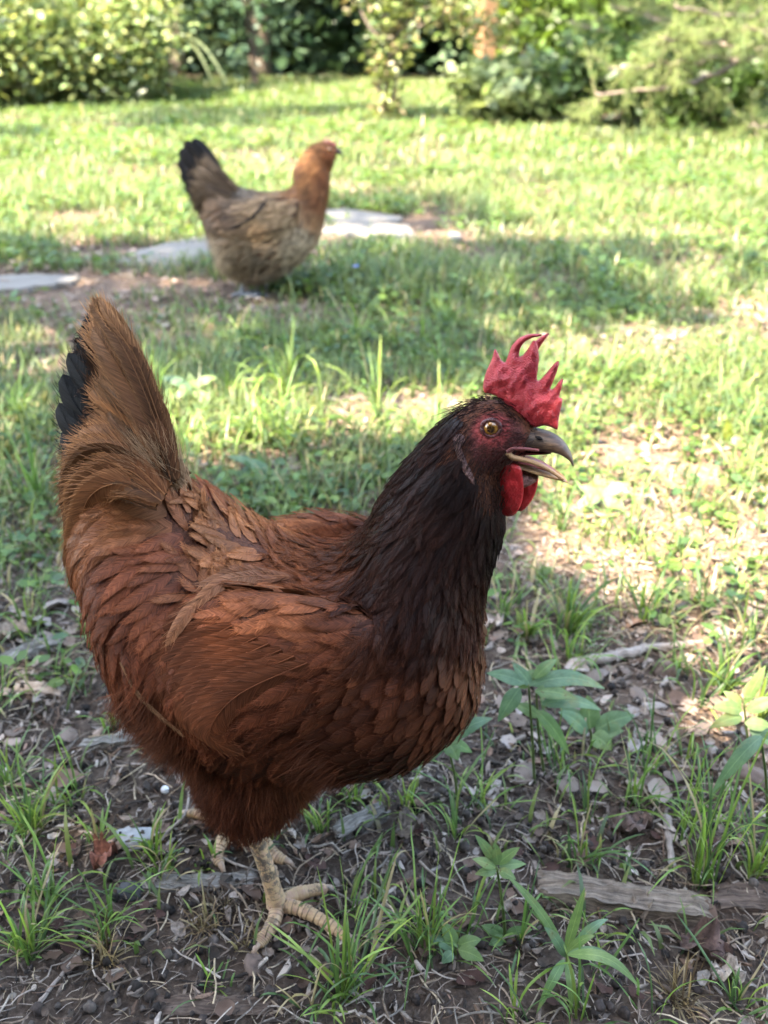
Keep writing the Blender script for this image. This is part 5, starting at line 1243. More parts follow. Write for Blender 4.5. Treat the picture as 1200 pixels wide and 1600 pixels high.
def hen_one():
    rs = np.random.RandomState(11); np.random.seed(11)
    yaw = R(-8)
    L0 = np.array([-math.sin(yaw), math.cos(yaw), 0])
    fr = Frame(ground(435, 1412) + L0 * .036, yaw)
    hf = Frame(fr.at(745, 690), R(-24))
    base = fr.at(430, 1300); base[2] = 0
    root = link('hen', None, None, 'large red-brown hen with open beak and tall red comb, closest to the camera', 'hen', 'hens on the lawn', loc=base)
    # --- body
    st = [((132, 800), (158, 890), .03, 0), ((168, 757), (222, 978), .055, 0), ((214, 742), (262, 1078), .076, 0), ((288, 750), (306, 1142), .088, 0),
          ((400, 799), (370, 1180), .093, 0), ((500, 826), (500, 1188), .092, 0), ((560, 810), (646, 1182), .083, 0), ((592, 770), (742, 1112), .068, 0),
          ((618, 739), (758, 1035), .054, 0), ((648, 704), (750, 950), .043, 0), ((682, 668), (766, 885), .035, 0), ((716, 642), (785, 815), .027, 0), ((745, 626), (774, 760), .02, 0)]
    body = [loft(fr, st)]
    head = [loft(hf, [((712, 655), (722, 765), .012, 0), ((732, 632), (742, 790), .0165, 0), ((760, 622), (768, 778), .0185, 0), ((790, 626), (792, 742), .0180, 0), ((815, 642), (803, 722), .0135, 0), ((838, 664), (826, 706), .0085, 0)], 24),
            loft(hf, [((752, 730), (756, 790), .012, 0), ((790, 722), (786, 788), .0125, 0), ((815, 722), (812, 768), .010, 0), ((846, 735), (840, 757), .006, 0)], 20)]
    wing = loft(fr, [((600, 975), (585, 1060), .006, (-.062, -.070)), ((540, 945), (530, 1110), .013, (-.066, -.078)), ((440, 922), (440, 1150), .018, (-.064, -.090)), ((350, 920), (345, 1155), .018, (-.060, -.089)), ((270, 940), (275, 1118), .015, (-.056, -.081)), ((222, 975), (228, 1050), .006, (-.056, -.064))], 20)
    thigh = loft(fr, [((290, 1120), (530, 1150), .042, -.035), ((306, 1195), (508, 1195), .038, -.035), ((332, 1250), (472, 1240), .031, -.035), ((356, 1270), (446, 1262), .022, -.035), ((378, 1281), (426, 1278), .010, -.035)], 20)
    tail = loft(fr, [((330, 775), (135, 920), .045, 0), ((285, 745), (118, 830), .032, 0), ((255, 680), (122, 720), .020, 0), ((222, 600), (118, 622), .011, 0), ((186, 530), (124, 552), .005, 0), ((163, 492), (138, 502), .002, 0)], 20)
    wing_far = mirrored(fr, wing); wing_far = (wing_far[0] - np.array([0, 0, .02]), wing_far[1], wing_far[2])
    far = mirrored(fr, thigh); far = (far[0] - fr.F * .045, far[1], far[2])
    me = remesh(body + head + [wing, wing_far, thigh, far, tail], .0034, 5)
    V = mesh_np(me); me.name = 'hen_body'
    cols = np.tile([.09, .032, .015], (len(V), 1))
    px, py = project(V)
    face = ((px - 776) / 46) ** 2 + ((py - 690) / 46) ** 2
    w = np.clip((1.15 - face) * 3, 0, 1)[:, None]
    cols = cols * (1 - w) + np.array([.075, .022, .018]) * w
    fe = np.sqrt(((px - 768) / 30) ** 2 + ((py - 672) / 28) ** 2); w = np.clip((1.15 - fe) * 3, 0, 1)[:, None]
    cols = cols * (1 - w) + np.array([.17, .030, .027]) * w
    w = np.clip(1.3 - np.hypot((px - 822) / 22, (py - 752) / 18), 0, 1)[:, None]
    cols = cols * (1 - w) + np.array([.26, .15, .13]) * w
    w = np.clip(1.2 - np.hypot((px - 818) / 22, (py - 705) / 10), 0, 1)[:, None]
    cols = cols * (1 - w) + np.array([.24, .06, .055]) * w
    me.vertices.foreach_set('co', shift(V, base).astype(np.float32).ravel()); set_cols(me, cols)
    me.materials.append(M_SKIN)
    for p in me.polygons: p.use_smooth = True
    link('body', me, root)
    me2 = me.copy(); me2.vertices.foreach_set('co', V.astype(np.float32).ravel()); me2.update()
    # --- plumage map: px, py, flow, root colour, tip colour, length, half width, -, type, spacing (mm)
    NK, NT_ = (.010, .0045, .0034), (.024, .009, .0056)
    NB = (.038, .0135, .0072)
    BK, BT = (.22, .085, .036), (.45, .215, .10)
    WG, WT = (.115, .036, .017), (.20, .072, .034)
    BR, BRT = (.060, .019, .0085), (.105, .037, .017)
    TN = (.30, .14, .065)
    FL, FT = (.085, .032, .015), (.15, .065, .032)
    BLK = (.012, .008, .008)
    C = [
     # head and cheek
     (740, 640, -1, .75, BLK, NT_, 4, 1.2, 0, 3, 1.3), (770, 632, -1, .35, BLK, NT_, 3, 1.1, 0, 3, 1.5), (795, 645, -.6, -.3, BLK, BLK, 4, 1, 0, 3, 1.9),
     (765, 672, -1, .2, BLK, NB, 2, 1, 0, 0, 4), (790, 680, -1, .3, BLK, NB, 2.5, 1, 0, 3, 2.6), (810, 690, -1, .3, BLK, BLK, 2.5, 1, 0, 3, 2.6), (760, 705, -.8, .6, BLK, NB, 3.5, 1, 0, 3, 1.8), (785, 715, -.8, .6, BLK, NB, 3.5, 1, 0, 3, 1.8),
     (750, 730, -.5, 1, BLK, NT_, 5, 1.2, 0, 3, 1.6), (775, 745, -.4, 1, BLK, NT_, 4, 1.2, 0, 3, 1.9), (825, 745, 0, 1, BLK, NB, 2, 1, 0, 0, 5), (832, 690, -1, 0, BLK, NB, 2, 1, 0, 0, 5),
     (722, 690, -.5, 1, BLK, NT_, 8, 1.5, 0, 3, 1.7),
     # neck hackle
     (705, 670, -.75, .75, BLK, NT_, 20, 2.2, 0, 4, 2.8), (728, 740, -.4, 1, BLK, NK, 18, 2.2, 0, 4, 2.8), (670, 720, -.75, .8, NK, NT_, 28, 2.6, 0, 4, 3.1), (620, 780, -.8, .7, NK, NB, 34, 2.8, 0, 4, 3.4),
     (720, 830, -.3, 1, BLK, NT_, 28, 2.6, 0, 4, 3.1), (675, 830, -.5, .95, NK, NT_, 32, 2.8, 0, 4, 3.4), (770, 830, -.1, 1, BLK, NK, 22, 2.6, 0, 4, 3.1), (740, 900, -.15, 1, BLK, NB, 28, 2.8, 0, 4, 3.4),
     (680, 910, -.4, 1, BLK, NT_, 32, 2.8, 0, 4, 3.4), (615, 880, -.65, .85, NK, NB, 34, 2.8, 0, 4, 3.4), (570, 850, -.85, .6, NK, (.12, .045, .02), 34, 2.8, 0, 4, 3.4), (600, 960, -.6, .85, NK, (.075, .026, .013), 34, 3, 0, 4, 3.4),
     (520, 870, -.95, .45, (.08, .03, .014), (.22, .085, .037), 34, 3, 0, 4, 3.4), (545, 930, -.85, .6, (.06, .02, .01), (.17, .062, .028), 32, 3, 0, 4, 3.4), (670, 975, -.4, 1, BLK, NB, 28, 3, 0, 4, 3.4), (725, 960, -.15, 1, BLK, NB, 24, 3, 0, 4, 3.4),
     # back and saddle
     (460, 835, -1, .12, BK, BT, 18, 3.9, 0, 1, 4.8), (400, 815, -1, .02, BK, BT, 17, 3.9, 0, 1, 4.6), (330, 800, -1, 0, BK, (.38, .18, .085), 17, 3.9, 0, 1, 4.6), (380, 860, -1, .18, (.16, .055, .026), BT, 26, 6, 0, 1, 7), (300, 850, -1, .25, WG, (.21, .075, .036), 32, 6, 0, 1, 7.5),
     (450, 890, -1, .25, (.13, .045, .02), (.24, .095, .042), 28, 5, 0, 1, 6.6), (240, 800, -1, .05, TN, TN, 32, 5, 0, 4, 6), (180, 800, -.85, .6, (.15, .055, .027), TN, 36, 5, 0, 4, 6), (130, 830, -.4, 1, (.14, .05, .025), (.25, .115, .056), 36, 5, 0, 4, 6), (240, 880, -.9, .5, WG, WT, 36, 6, 0, 1, 7.5), (180, 890, -.6, .85, (.10, .033, .016), (.17, .06, .03), 38, 6, 0, 1, 7.5), (130, 920, 0, 1, (.10, .034, .017), (.19, .075, .036), 36, 5, 0, 4, 6.5), (200, 960, -.15, 1, (.09, .028, .014), (.15, .05, .024), 36, 6, 0, 1, 7.5), (280, 930, -.8, .6, (.10, .032, .015), WT, 34, 6, 0, 1, 7.5), (165, 1000, .1, 1, (.09, .03, .015), (.14, .05, .024), 34, 5, 0, 4, 7),
     # tail cone (mostly under the long covers)
     (235, 650, -.5, -.8, (.03, .018, .013), (.09, .045, .025), 34, 4, 0, 4, 7), (180, 650, -.6, -.7, (.015, .012, .011), (.04, .024, .017), 34, 4, 0, 4, 7), (150, 560, -.5, -.9, (.012, .011, .011), (.02, .016, .014), 28, 3, 0, 4, 7), (150, 740, -.9, -.2, (.05, .024, .014), (.14, .07, .035), 34, 4, 0, 4, 7),
     # wing
     (560, 985, -1, .1, (.10, .032, .015), WT, 22, 6, 0, 1, 7), (500, 960, -1, .15, (.13, .044, .02), (.33, .13, .06), 20, 6.5, 0, 1, 7), (430, 935, -1, .2, (.13, .045, .021), (.30, .12, .055), 24, 7, 0, 1, 7.5), (350, 935, -.95, .4, (.13, .043, .02), (.2, .072, .034), 28, 7, 0, 1, 8),
     (470, 1020, -.95, .35, WG, WT, 24, 7, 0, 1, 7.5), (390, 1010, -.85, .55, WG, WT, 26, 7, 0, 1, 8), (310, 1010, -.6, .8, (.105, .034, .016), (.15, .05, .024), 30, 7, 0, 1, 8), (260, 1010, -.2, 1, (.1, .032, .015), (.14, .048, .022), 32, 7, 0, 1, 8),
     (540, 1050, -.95, .4, (.09, .029, .014), (.14, .047, .022), 24, 7, 0, 1, 7.5), (450, 1090, -.85, .55, (.085, .027, .013), (.125, .042, .02), 26, 7, 0, 1, 8), (370, 1090, -.55, .85, (.09, .029, .014), (.13, .044, .02), 30, 7, 0, 1, 8), (300, 1080, 0, 1, (.085, .027, .013), (.125, .042, .02), 30, 7, 0, 1, 8), (430, 1140, -.8, .45, (.065, .021, .01), (.1, .034, .016), 26, 6, 0, 1, 8),
     # breast and belly: short scale-like feathers
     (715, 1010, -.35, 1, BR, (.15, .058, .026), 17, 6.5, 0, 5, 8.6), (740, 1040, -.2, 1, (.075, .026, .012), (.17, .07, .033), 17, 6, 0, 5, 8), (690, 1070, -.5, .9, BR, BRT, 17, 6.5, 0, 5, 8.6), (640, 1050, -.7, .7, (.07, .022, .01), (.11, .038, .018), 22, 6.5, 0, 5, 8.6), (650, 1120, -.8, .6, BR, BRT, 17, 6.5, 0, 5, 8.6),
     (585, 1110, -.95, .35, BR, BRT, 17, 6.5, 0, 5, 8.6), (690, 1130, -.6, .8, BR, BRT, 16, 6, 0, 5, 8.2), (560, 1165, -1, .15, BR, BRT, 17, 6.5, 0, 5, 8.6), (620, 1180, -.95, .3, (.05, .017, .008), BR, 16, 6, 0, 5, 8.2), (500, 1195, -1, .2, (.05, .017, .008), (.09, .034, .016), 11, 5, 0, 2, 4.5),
     # thigh
     (440, 1190, -.4, 1, (.07, .023, .011), (.11, .038, .018), 22, 5, 0, 1, 8), (360, 1200, -.3, 1, (.07, .023, .011), (.11, .038, .018), 22, 4, 0, 1, 8), (390, 1265, 0, 1, (.05, .016, .008), (.08, .028, .014), 9, 3, 0, 2, 3.8), (430, 1250, .1, 1, (.055, .018, .009), (.1, .038, .018), 10, 3, 0, 2, 3.8), (345, 1250, 0, 1, (.05, .017, .008), (.09, .03, .015), 9, 3, 0, 2, 3.8), (470, 1220, .3, 1, (.06, .02, .01), (.11, .045, .022), 10, 3, 0, 2, 4),
     # rear down
     (165, 1050, -.9, .5, FL, FT, 15, 3, 0, 2, 4), (195, 1110, -.8, .7, FL, FT, 15, 3, 0, 2, 4), (250, 1160, -.6, .9, (.07, .024, .012), (.12, .046, .022), 15, 3, 0, 2, 4.2), (150, 1000, -.9, .4, FL, FT, 14, 3, 0, 2, 4.5), (300, 1190, -.4, 1, (.06, .02, .01), (.1, .037, .018), 14, 3, 0, 2, 4.2), (240, 1110, -.6, .9, FL, (.12, .045, .022), 16, 3, 0, 2, 4.5),
    ]
    dim = np.array([.84, .66, .54])
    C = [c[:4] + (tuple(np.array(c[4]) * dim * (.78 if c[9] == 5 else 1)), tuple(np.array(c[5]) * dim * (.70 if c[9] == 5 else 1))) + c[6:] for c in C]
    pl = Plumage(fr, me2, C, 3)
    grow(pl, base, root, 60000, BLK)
    # --- tail coverts
    G = [[(276, 742), (250, 655), (213, 565), (178, 500), (150, 466)], [(270, 750), (228, 655), (188, 578), (152, 526), (124, 506)], [(264, 758), (216, 680), (172, 630), (142, 604), (128, 612)],
         [(258, 765), (205, 700), (152, 672), (118, 668), (104, 690)], [(255, 775), (195, 726), (146, 730), (116, 758), (108, 800)], [(246, 790), (188, 764), (144, 792), (122, 840), (116, 888)]]
    G = np.array(G, float)
    n = 60; s = np.sort(rs.rand(n)) * 5; s[:6] = [0, .04, .1, .2, .3, .4]
    paths, half, c0, c1 = [], [], [], []
    for i in range(n):
        g = catmull(G.reshape(6, -1), [s[i]])[0].reshape(5, 2)
        cut = .62 + .38 * rs.rand() if i > 5 else 1.0
        if 1.3 < s[i] < 3.1: cut *= .72
        g = catmull(g, np.linspace(0, 4 * cut, 5)) + rs.randn(5, 2) * np.array([[2], [2.5], [3], [4], [4]])
        off = np.array([-.034, -.029, -.022, -.015, -.009]) * (1 + .35 * (s[i] / 5)) - .007 * rs.rand()
        paths.append([fr.at(*q, o) for q, o in zip(g, off)])
        half.append((.0098 + .004 * rs.rand()) * (1.0 if s[i] > .5 else .5))
        k = .55 + .75 * rs.rand()
        a = np.array((.13, .048, .02)) * k; b = np.array((.36, .16, .064)) * (.6 + .7 * rs.rand())
        if s[i] < 2.0: a = a * np.array([.55, .6, .65]); b = b * np.array([.85, .9, .95])
        if rs.rand() < .25: a, b = a * .35, b * .45
        c0.append(a); c1.append(b)
    free_feathers('tail_covert', np.array(paths), np.array(half), np.array(c0), np.array(c1), base, root, rs, 40, np.tile(-fr.L, (n, 1)) + rs.randn(n, 3) * .22, .45, 1.0, 16, .8, .5, .65, .3)
    # --- black main tail feathers, deeper in the fan; both sides
    K = [[(250, 755), (196, 660), (150, 580), (120, 536)], [(246, 762), (184, 672), (134, 600), (106, 552)], [(242, 770), (172, 690), (120, 635), (98, 585)], [(240, 776), (164, 712), (112, 670), (92, 630)], [(238, 782), (162, 728), (114, 700), (96, 676)]]
    for m in (0, 1):
        paths = [[fr.at(*q, (-.024, -.018, -.012, -.006)[j] - .001 * i) for j, q in enumerate(k)] for i, k in enumerate(K)]
        paths = np.array(paths)
        if m: paths = fr.mirror(paths) - fr.F * .006 - np.array([0, 0, .018])
        free_feathers('tail_feather', paths, np.full(5, .0105), np.tile([.009, .009, .010], (5, 1)), np.tile([.007, .008, .010], (5, 1)), base, root, rs, 24, np.tile(-fr.L, (5, 1)) + rs.randn(5, 3) * .05, .3, 1.0, 14, .95, .6, .8, .1)
    n2 = 26
    far_paths = []
    for i in range(n2):
        g = catmull(G.reshape(6, -1), [1.2 + rs.rand() * 3.8])[0].reshape(5, 2) + rs.randn(5, 2) * 4 - np.array([6, 0])
        P = fr.mirror(np.array([fr.at(*q, o) for q, o in zip(g, [-.022, -.016, -.010, -.005, -.001])])); far_paths.append(P - fr.F * .004 - np.array([0, 0, .016]))
    free_feathers('tail_covert', np.array(far_paths), np.full(n2, .009), np.tile([.08, .03, .014], (n2, 1)), np.tile([.19, .09, .042], (n2, 1)), base, root, rs, 26, np.tile(fr.L, (n2, 1)), .5, 1.0, 14, .6, .5, .4, .3)
    # pale down where the tail meets the back
    n3 = 1600; a = rs.rand(n3)
    p0 = np.array([fr.at(284 - 34 * u + rs.randn() * 8, 752 + 6 * rs.randn() - 20 * u * rs.rand(), -.030 - .004 * rs.rand()) for u in a])
    d = unit(fr.F * -.45 + np.array([0, 0, 1.0]) + rs.randn(n3, 3) * .28)
    ln = .018 + .016 * rs.rand(n3, 1); uu = np.linspace(0, 1, 4)
    S = p0[:, None] + d[:, None] * (ln * uu)[..., None] + (rs.randn(n3, 1, 3) * .002) * (uu ** 2)[None, :, None] - fr.L * .002
    make_curves('pale_down', shift(S, base), [.00013, .00011, .00008, .00003], np.tile([.36, .22, .125], (n3, 1)) * (.7 + .5 * rs.rand(n3, 1)), M_BARB, root, 'stuff')
    # --- flight feathers along the lower wing edge, and the long wing covers
    W = []
    for t in np.linspace(0, 1, 9):
        a = np.array([(330 + 150 * t, 960 + 70 * t), (268 + 110 * t, 1000 + 80 * t), (236 + 100 * t, 1065 + 70 * t), (275 + 110 * t, 1130 + 35 * t)])
        W.append(a)
    for m in (0, 1):
        paths = np.array([[pl_point(pl, q, .002 + .0006 * j) for q in k] for j, k in enumerate(W)])
        if m: paths = fr.mirror(paths) - np.array([0, 0, .024])
        free_feathers('wing_feather', paths, np.full(len(W), .0095), np.array([.105, .031, .0125]) * (.75 + .5 * rs.rand(len(W), 1)), np.array([.13, .040, .016]) * (.75 + .5 * rs.rand(len(W), 1)), base, root, rs, 16, np.tile(-fr.L if not m else fr.L, (len(W), 1)), .35, 1.0, 14, .95, .6, .8, .1)
    q = np.array([[(198, 1030), (222, 1075), (258, 1112), (296, 1140)]], float)
    P = np.array([[pl_point(pl, x, .006) for x in k] for k in q])
    free_feathers('wing_feather', P, np.array([.0017]), np.array([[.15, .07, .032]]), np.array([[.19, .09, .042]]), base, root, rs, 16, -fr.L[None] , 1.0, 1.0, 12, .95)
    q = np.array([[(420, 905), (380, 903), (345, 908), (318, 930)], [(450, 912), (400, 910), (350, 925), (300, 965)], [(430, 915), (370, 922), (310, 955), (262, 1010)]], float)
    P = np.array([[pl_point(pl, x, .006) for x in k] for k in q])
    free_feathers('wing_covert', P, np.array([.005, .0055, .0055]), np.tile([.17, .062, .028], (3, 1)), np.tile([.28, .115, .052], (3, 1)), base, root, rs, 22, np.tile(-fr.L * .6 + np.array([0, 0, .6]), (3, 1)), 1.0, 1.0, 12, .9)
    head_parts(hf, root, base, pl)
    # --- legs
    def scaled(P, rad, n_sc, seg, amp, flat=.0):
        """tube with overlapping scutes: every scute swells towards its lower edge and drops into a darker crease"""
        m = len(P); t = np.linspace(0, 1, m); ph = (t * n_sc + .12 * np.sin(t * 31)) % 1
        prof = 1 + amp * (ph ** .7 - .55) - amp * 1.3 * (ph > .93)
        V, Q, T = tube(P, rad * prof, seg)
        crease = np.clip((ph - .84) / .1, 0, 1)
        C = np.repeat(crease, seg); return V, Q, T, np.concatenate([C, [0, 0]])
    def leg(shank, toes, off):
        parts = []
        z = lambda p, h: ground(p[0], p[1], h)
        top = fr.at(*shank[0], off); kn = z(shank[1], .012)
        t = np.linspace(0, 1, 4)[:, None]
        path = catmull(top * (1 - t) + kn * t + fr.F * (.002 * np.sin(np.pi * t)), np.linspace(0, 3, 220))
        t = np.linspace(0, 1, 220)
        rad = .0066 - .0009 * np.sin(np.pi * t) + .0012 * np.clip((t - .82) / .18, 0, 1)
        parts.append(scaled(path, rad, 17, 18, .05))
        claws = []
        for pts in toes:
            P3 = [kn - [0, 0, .001]] + [z(q, h) for q, h in pts]
            m = 240; P = catmull(P3, np.linspace(0, len(P3) - 1, m)); t2 = np.linspace(0, 1, m)
            rr = .0056 * (1 - .36 * t2) * (1 + .10 * np.exp(-((t2 - .42) / .06) ** 2) + .10 * np.exp(-((t2 - .74) / .06) ** 2)) * np.where(t2 > .94, 1 - (t2 - .94) * 5, 1)
            parts.append(scaled(P, rr, 15, 14, .13))
            d = unit(P[-1] - P[-30]); d2 = d * 1.0; d2[2] -= .35
            cp = np.array([P[-1] - d * .003 + [0, 0, .0008], P[-1] + d * .003 + np.array([0, 0, .0012]), P[-1] + unit(d2) * .007 + np.array([0, 0, .0002]), P[-1] + unit(d2) * .0115 - np.array([0, 0, .0022])])
            cp[:, 2] = np.maximum(cp[:, 2], .0008)
            claws.append(tube(catmull(cp, np.linspace(0, 3, 12)), np.linspace(.0029, .0005, 12), 12))
        V, Q, T = merge([(p[0], p[1], p[2]) for p in parts]); cr = np.concatenate([p[3] for p in parts])
        o = link('leg', make_mesh('leg', shift(V, base), Q, T, np.repeat(cr[:, None], 3, 1), None, True, [M_LEG]), root)
        for c in claws: link('claw', make_mesh('claw', shift(c[0], base), c[1], c[2], mats=[M_CLAW]), o)
    leg([(378, 1262), (433, 1412)], [[((428, 1440), .010), ((412, 1465), .006), ((403, 1478), .005)], [((462, 1398), .010), ((490, 1391), .007), ((510, 1389), .005)], [((468, 1420), .011), ((510, 1442), .008), ((545, 1466), .005)], [((424, 1384), .012), ((428, 1362), .009)]], -.036)
    leg([(352, 1215), (372, 1288)], [[((343, 1278), .012), ((318, 1272), .010), ((292, 1271), .008)], [((352, 1306), .010), ((340, 1335), .007), ((345, 1352), .005)], [((408, 1312), .010), ((430, 1336), .007), ((447, 1346), .005)], [((395, 1290), .009), ((408, 1298), .005)]], .036)

def pl_point(pl, q, h):
    r = pl.bvh.ray_cast(Vector(EYE), Vector(ray(*q)))
    if r[0] is None: r = pl.bvh.find_nearest(Vector(pl.fr.at(q[0], q[1], -.06)))
    return np.array(r[0]) + np.array(r[1]) * h

def head_parts(hf, root, base, pl):
    at = hf.at
    P3 = lambda off0: (lambda x, y, o: at(x, y, off0 + o) - base)
    comb = [(833, 668), (815, 658), (800, 640), (783, 624), (768, 616), (757, 613), (755, 600), (760, 580), (768, 563), (773, 546), (777, 550), (783, 562), (789, 566), (794, 555), (800, 540), (812, 528), (828, 522), (845, 522), (846, 525), (832, 528), (819, 535), (812, 548), (812, 557), (820, 552), (831, 535), (835, 532), (840, 540), (842, 562), (839, 590), (843, 594), (856, 580), (866, 568), (873, 564), (872, 575), (866, 592), (860, 607), (866, 606), (874, 595), (880, 592), (878, 604), (874, 620), (879, 624), (876, 640), (873, 655), (871, 671), (862, 668), (850, 665)]
    V, Q, T = inflate(comb, .0046, 3.2, 26, P3(0), .55)
    link('comb', make_mesh('comb', V, Q, T, mats=[M_COMB]), root)
    spike = [(812, 566), (825, 545), (840, 530), (854, 521), (858, 522), (852, 530), (842, 545), (838, 562), (832, 585), (815, 590)]
    V, Q, T = inflate(spike, .0016, 3, 8, P3(.0035), .5)
    link('comb_spike', make_mesh('comb_spike', V, Q, T, mats=[M_COMB]), root)
    wat = [(782, 733), (800, 724), (813, 730), (817, 748), (818, 768), (815, 786), (806, 802), (794, 807), (780, 800), (769, 786), (765, 770), (770, 750)]
    V, Q, T = inflate(wat, .0034, 3.2, 20, lambda x, y, o: at(x, y, -.0085 + .0025 * (y - 770) / 40 + o) - base, .6)
    link('wattle', make_mesh('wattle', V, Q, T, mats=[M_WATTLE]), root)
    wat2 = [(805, 738), (822, 738), (838, 736), (841, 745), (839, 762), (832, 780), (820, 795), (811, 799), (803, 790), (800, 765)]
    V, Q, T = inflate(wat2, .0032, 3.2, 18, lambda x, y, o: at(x, y, .0085 + o) - base, .6)
    link('wattle', make_mesh('wattle', V, Q, T, mats=[M_WATTLE]), root)
    lobe = [(708, 686), (715, 679), (725, 681), (727, 690), (722, 700), (727, 716), (735, 734), (741, 750), (739, 758), (731, 750), (721, 732), (714, 712)]
    for s in (-1, 1):
        d = hf.at(0, 0) * 0
        def LP(x, y, o, s=s):
            p = at(x, y, 0)
            h = pl.bvh.ray_cast(Vector(EYE), Vector(ray(x, y)))
            q = (np.array(h[0]) + np.array(h[1]) * .0009) if h[0] is not None else at(x, y, -.015)
            q = q + hf.L * o
            if s > 0: q = hf.mirror(q)
            return q - base
        V, Q, T = inflate(lobe, .0010, 4, 8, LP, .5)
        link('earlobe', make_mesh('earlobe', V, Q, T, mats=[M_LOBE]), root)
        # eye
        c = pl.bvh.ray_cast(Vector(EYE), Vector(ray(767.5, 668.5)))[0]; c = np.array(c)
        nrm = unit(-hf.L * .96 + hf.F * .22 + np.array([0, 0, .12]))
        c = c - nrm * .0024
        if s > 0: c = hf.mirror(c); nrm = nrm - 2 * (nrm @ hf.L) * hf.L
        bm = bmesh.new(); bmesh.ops.create_uvsphere(bm, u_segments=32, v_segments=20, radius=.0052)
        me = bpy.data.meshes.new('eye'); bm.to_mesh(me); bm.free(); me.materials.append(M_EYE)
        for p in me.polygons: p.use_smooth = True
        o = link('eye', me, root); o.location = c - base; o.rotation_euler = Vector(nrm).to_track_quat('Z', 'Y').to_euler()
        th = np.linspace(0, 2 * np.pi, 41)
        a = unit(np.cross(nrm, [0, 0, 1])); b = np.cross(nrm, a)
        ring = c + nrm * .0030 + np.outer(np.cos(th), a) * .0049 + np.outer(np.sin(th), b) * .0046
        Vr, Qr, Tr = tube(ring, .0010 + .00035 * np.abs(np.sin(3 * th)), 8)
        link('eyelid', make_mesh('eyelid', Vr - base, Qr, Tr, mats=[M_LID]), root)
    up = [((822, 664), (826, 704), .0085, 0), ((840, 669), (842, 706), .0076, 0), ((858, 674), (856, 707), .0066, 0), ((873, 682), (867, 708), .0055, 0), ((884, 693), (878, 712), .0042, 0), ((891, 705), (886, 717), .0029, 0), ((895, 716), (891, 722), .0016, 0), ((897, 727), (895, 729), .0005, 0)]
    V, Q, T = loft(hf, up, 20, 6); o = link('upper_beak', make_mesh('upper_beak', V - base, Q, T, mats=[M_BEAK]), root)
    for s in (-1, 1):
        n0 = np.array([at(836 + 12 * t, 682 + 5 * t, s * (.0078 - .001 * t)) for t in np.linspace(0, 1, 8)])
        Vn, Qn, Tn = tube(n0, .0011 * np.sin(np.linspace(.3, 2.9, 8)), 8)
        link('nostril', make_mesh('nostril', Vn - base, Qn, Tn, mats=[M_NOSTRIL]), o)
    # gape line: pale rim from mouth corner along the lower mandible
    low = [((798, 709), (802, 724), .0105, 0), ((815, 713), (818, 730), .0098, 0), ((835, 718), (838, 739), .0082, 0), ((853, 726), (856, 745), .0064, 0), ((868, 735), (870, 749), .0045, 0), ((879, 743), (880, 752), .0026, 0), ((887, 752), (886, 755), .0006, 0)]
    rows = low
    V, Q, T = loft(hf, rows, 24, 6)
    seg = 24; m = (len(V) - 2) // seg
    # hollow the top into a trough: upper half of every ring sinks
    Vr = V[:-2].reshape(m, seg, 3); C = Vr.mean(1, keepdims=True); th = np.linspace(0, 2 * np.pi, seg, endpoint=False)
    topw = np.clip(np.cos(th) - .25, 0, 1)[None, :, None]
    A = Vr[:, :1] - C
    Vr = Vr - A * topw * 1.9
    V = np.concatenate([Vr.reshape(-1, 3), V[-2:]])
    link('lower_beak', make_mesh('lower_beak', V - base, Q, T, mats=[M_JAW]), root)
    for sd in (-1, 1):
        g0 = np.array([at(x, y, sd * w) for x, y, w in ((793, 707, .0150), (800, 714, .0138), (812, 717, .0122), (826, 720, .0104), (842, 726, .0082), (856, 733, .0062), (870, 742, .0038), (880, 749, .002))])
        Vg, Qg, Tg = tube(catmull(g0, np.linspace(0, 7, 30)), np.linspace(.0017, .0009, 30), 10)
        link('gape_rim', make_mesh('gape_rim', Vg - base, Qg, Tg, mats=[M_JAW]), root)
        g0 = np.array([at(x, y, sd * w) for x, y, w in ((793, 707, .0152), (800, 702, .0142), (812, 701, .0124), (828, 702, .0098), (842, 704, .0078))])
        Vg, Qg, Tg = tube(catmull(g0, np.linspace(0, 4, 24)), np.linspace(.0014, .0008, 24), 10)
        link('gape_rim', make_mesh('gape_rim', Vg - base, Qg, Tg, mats=[M_GAPE]), root)
    tg = [((803, 712), (806, 722), .006, 0), ((825, 714), (828, 726), .0055, 0), ((845, 721), (847, 733), .0042, 0), ((860, 730), (861, 738), .003, 0), ((868, 737), (868, 740), .001, 0)]
    V, Q, T = loft(hf, tg, 16, 5); link('tongue', make_mesh('tongue', V - base, Q, T, mats=[M_MOUTH]), root)
    pa = [((800, 700), (800, 712), .0085, 0), ((825, 697), (826, 711), .007, 0), ((846, 702), (846, 709), .005, 0), ((862, 705), (862, 709), .002, 0)]
    V, Q, T = loft(hf, pa, 16, 5); link('palate', make_mesh('palate', V - base, Q, T, mats=[M_PALATE]), root)
M_GAPE = mat_flesh('gape_flesh', (.22, .06, .05), (.10, .03, .028), 700, .3)
M_NOSTRIL = plain('nostril_dark', (.01, .008, .008), .8, .1, .2)
M_PALATE = mat_flesh('palate_flesh', (.16, .025, .025), (.07, .012, .012), 300, .2, .35)
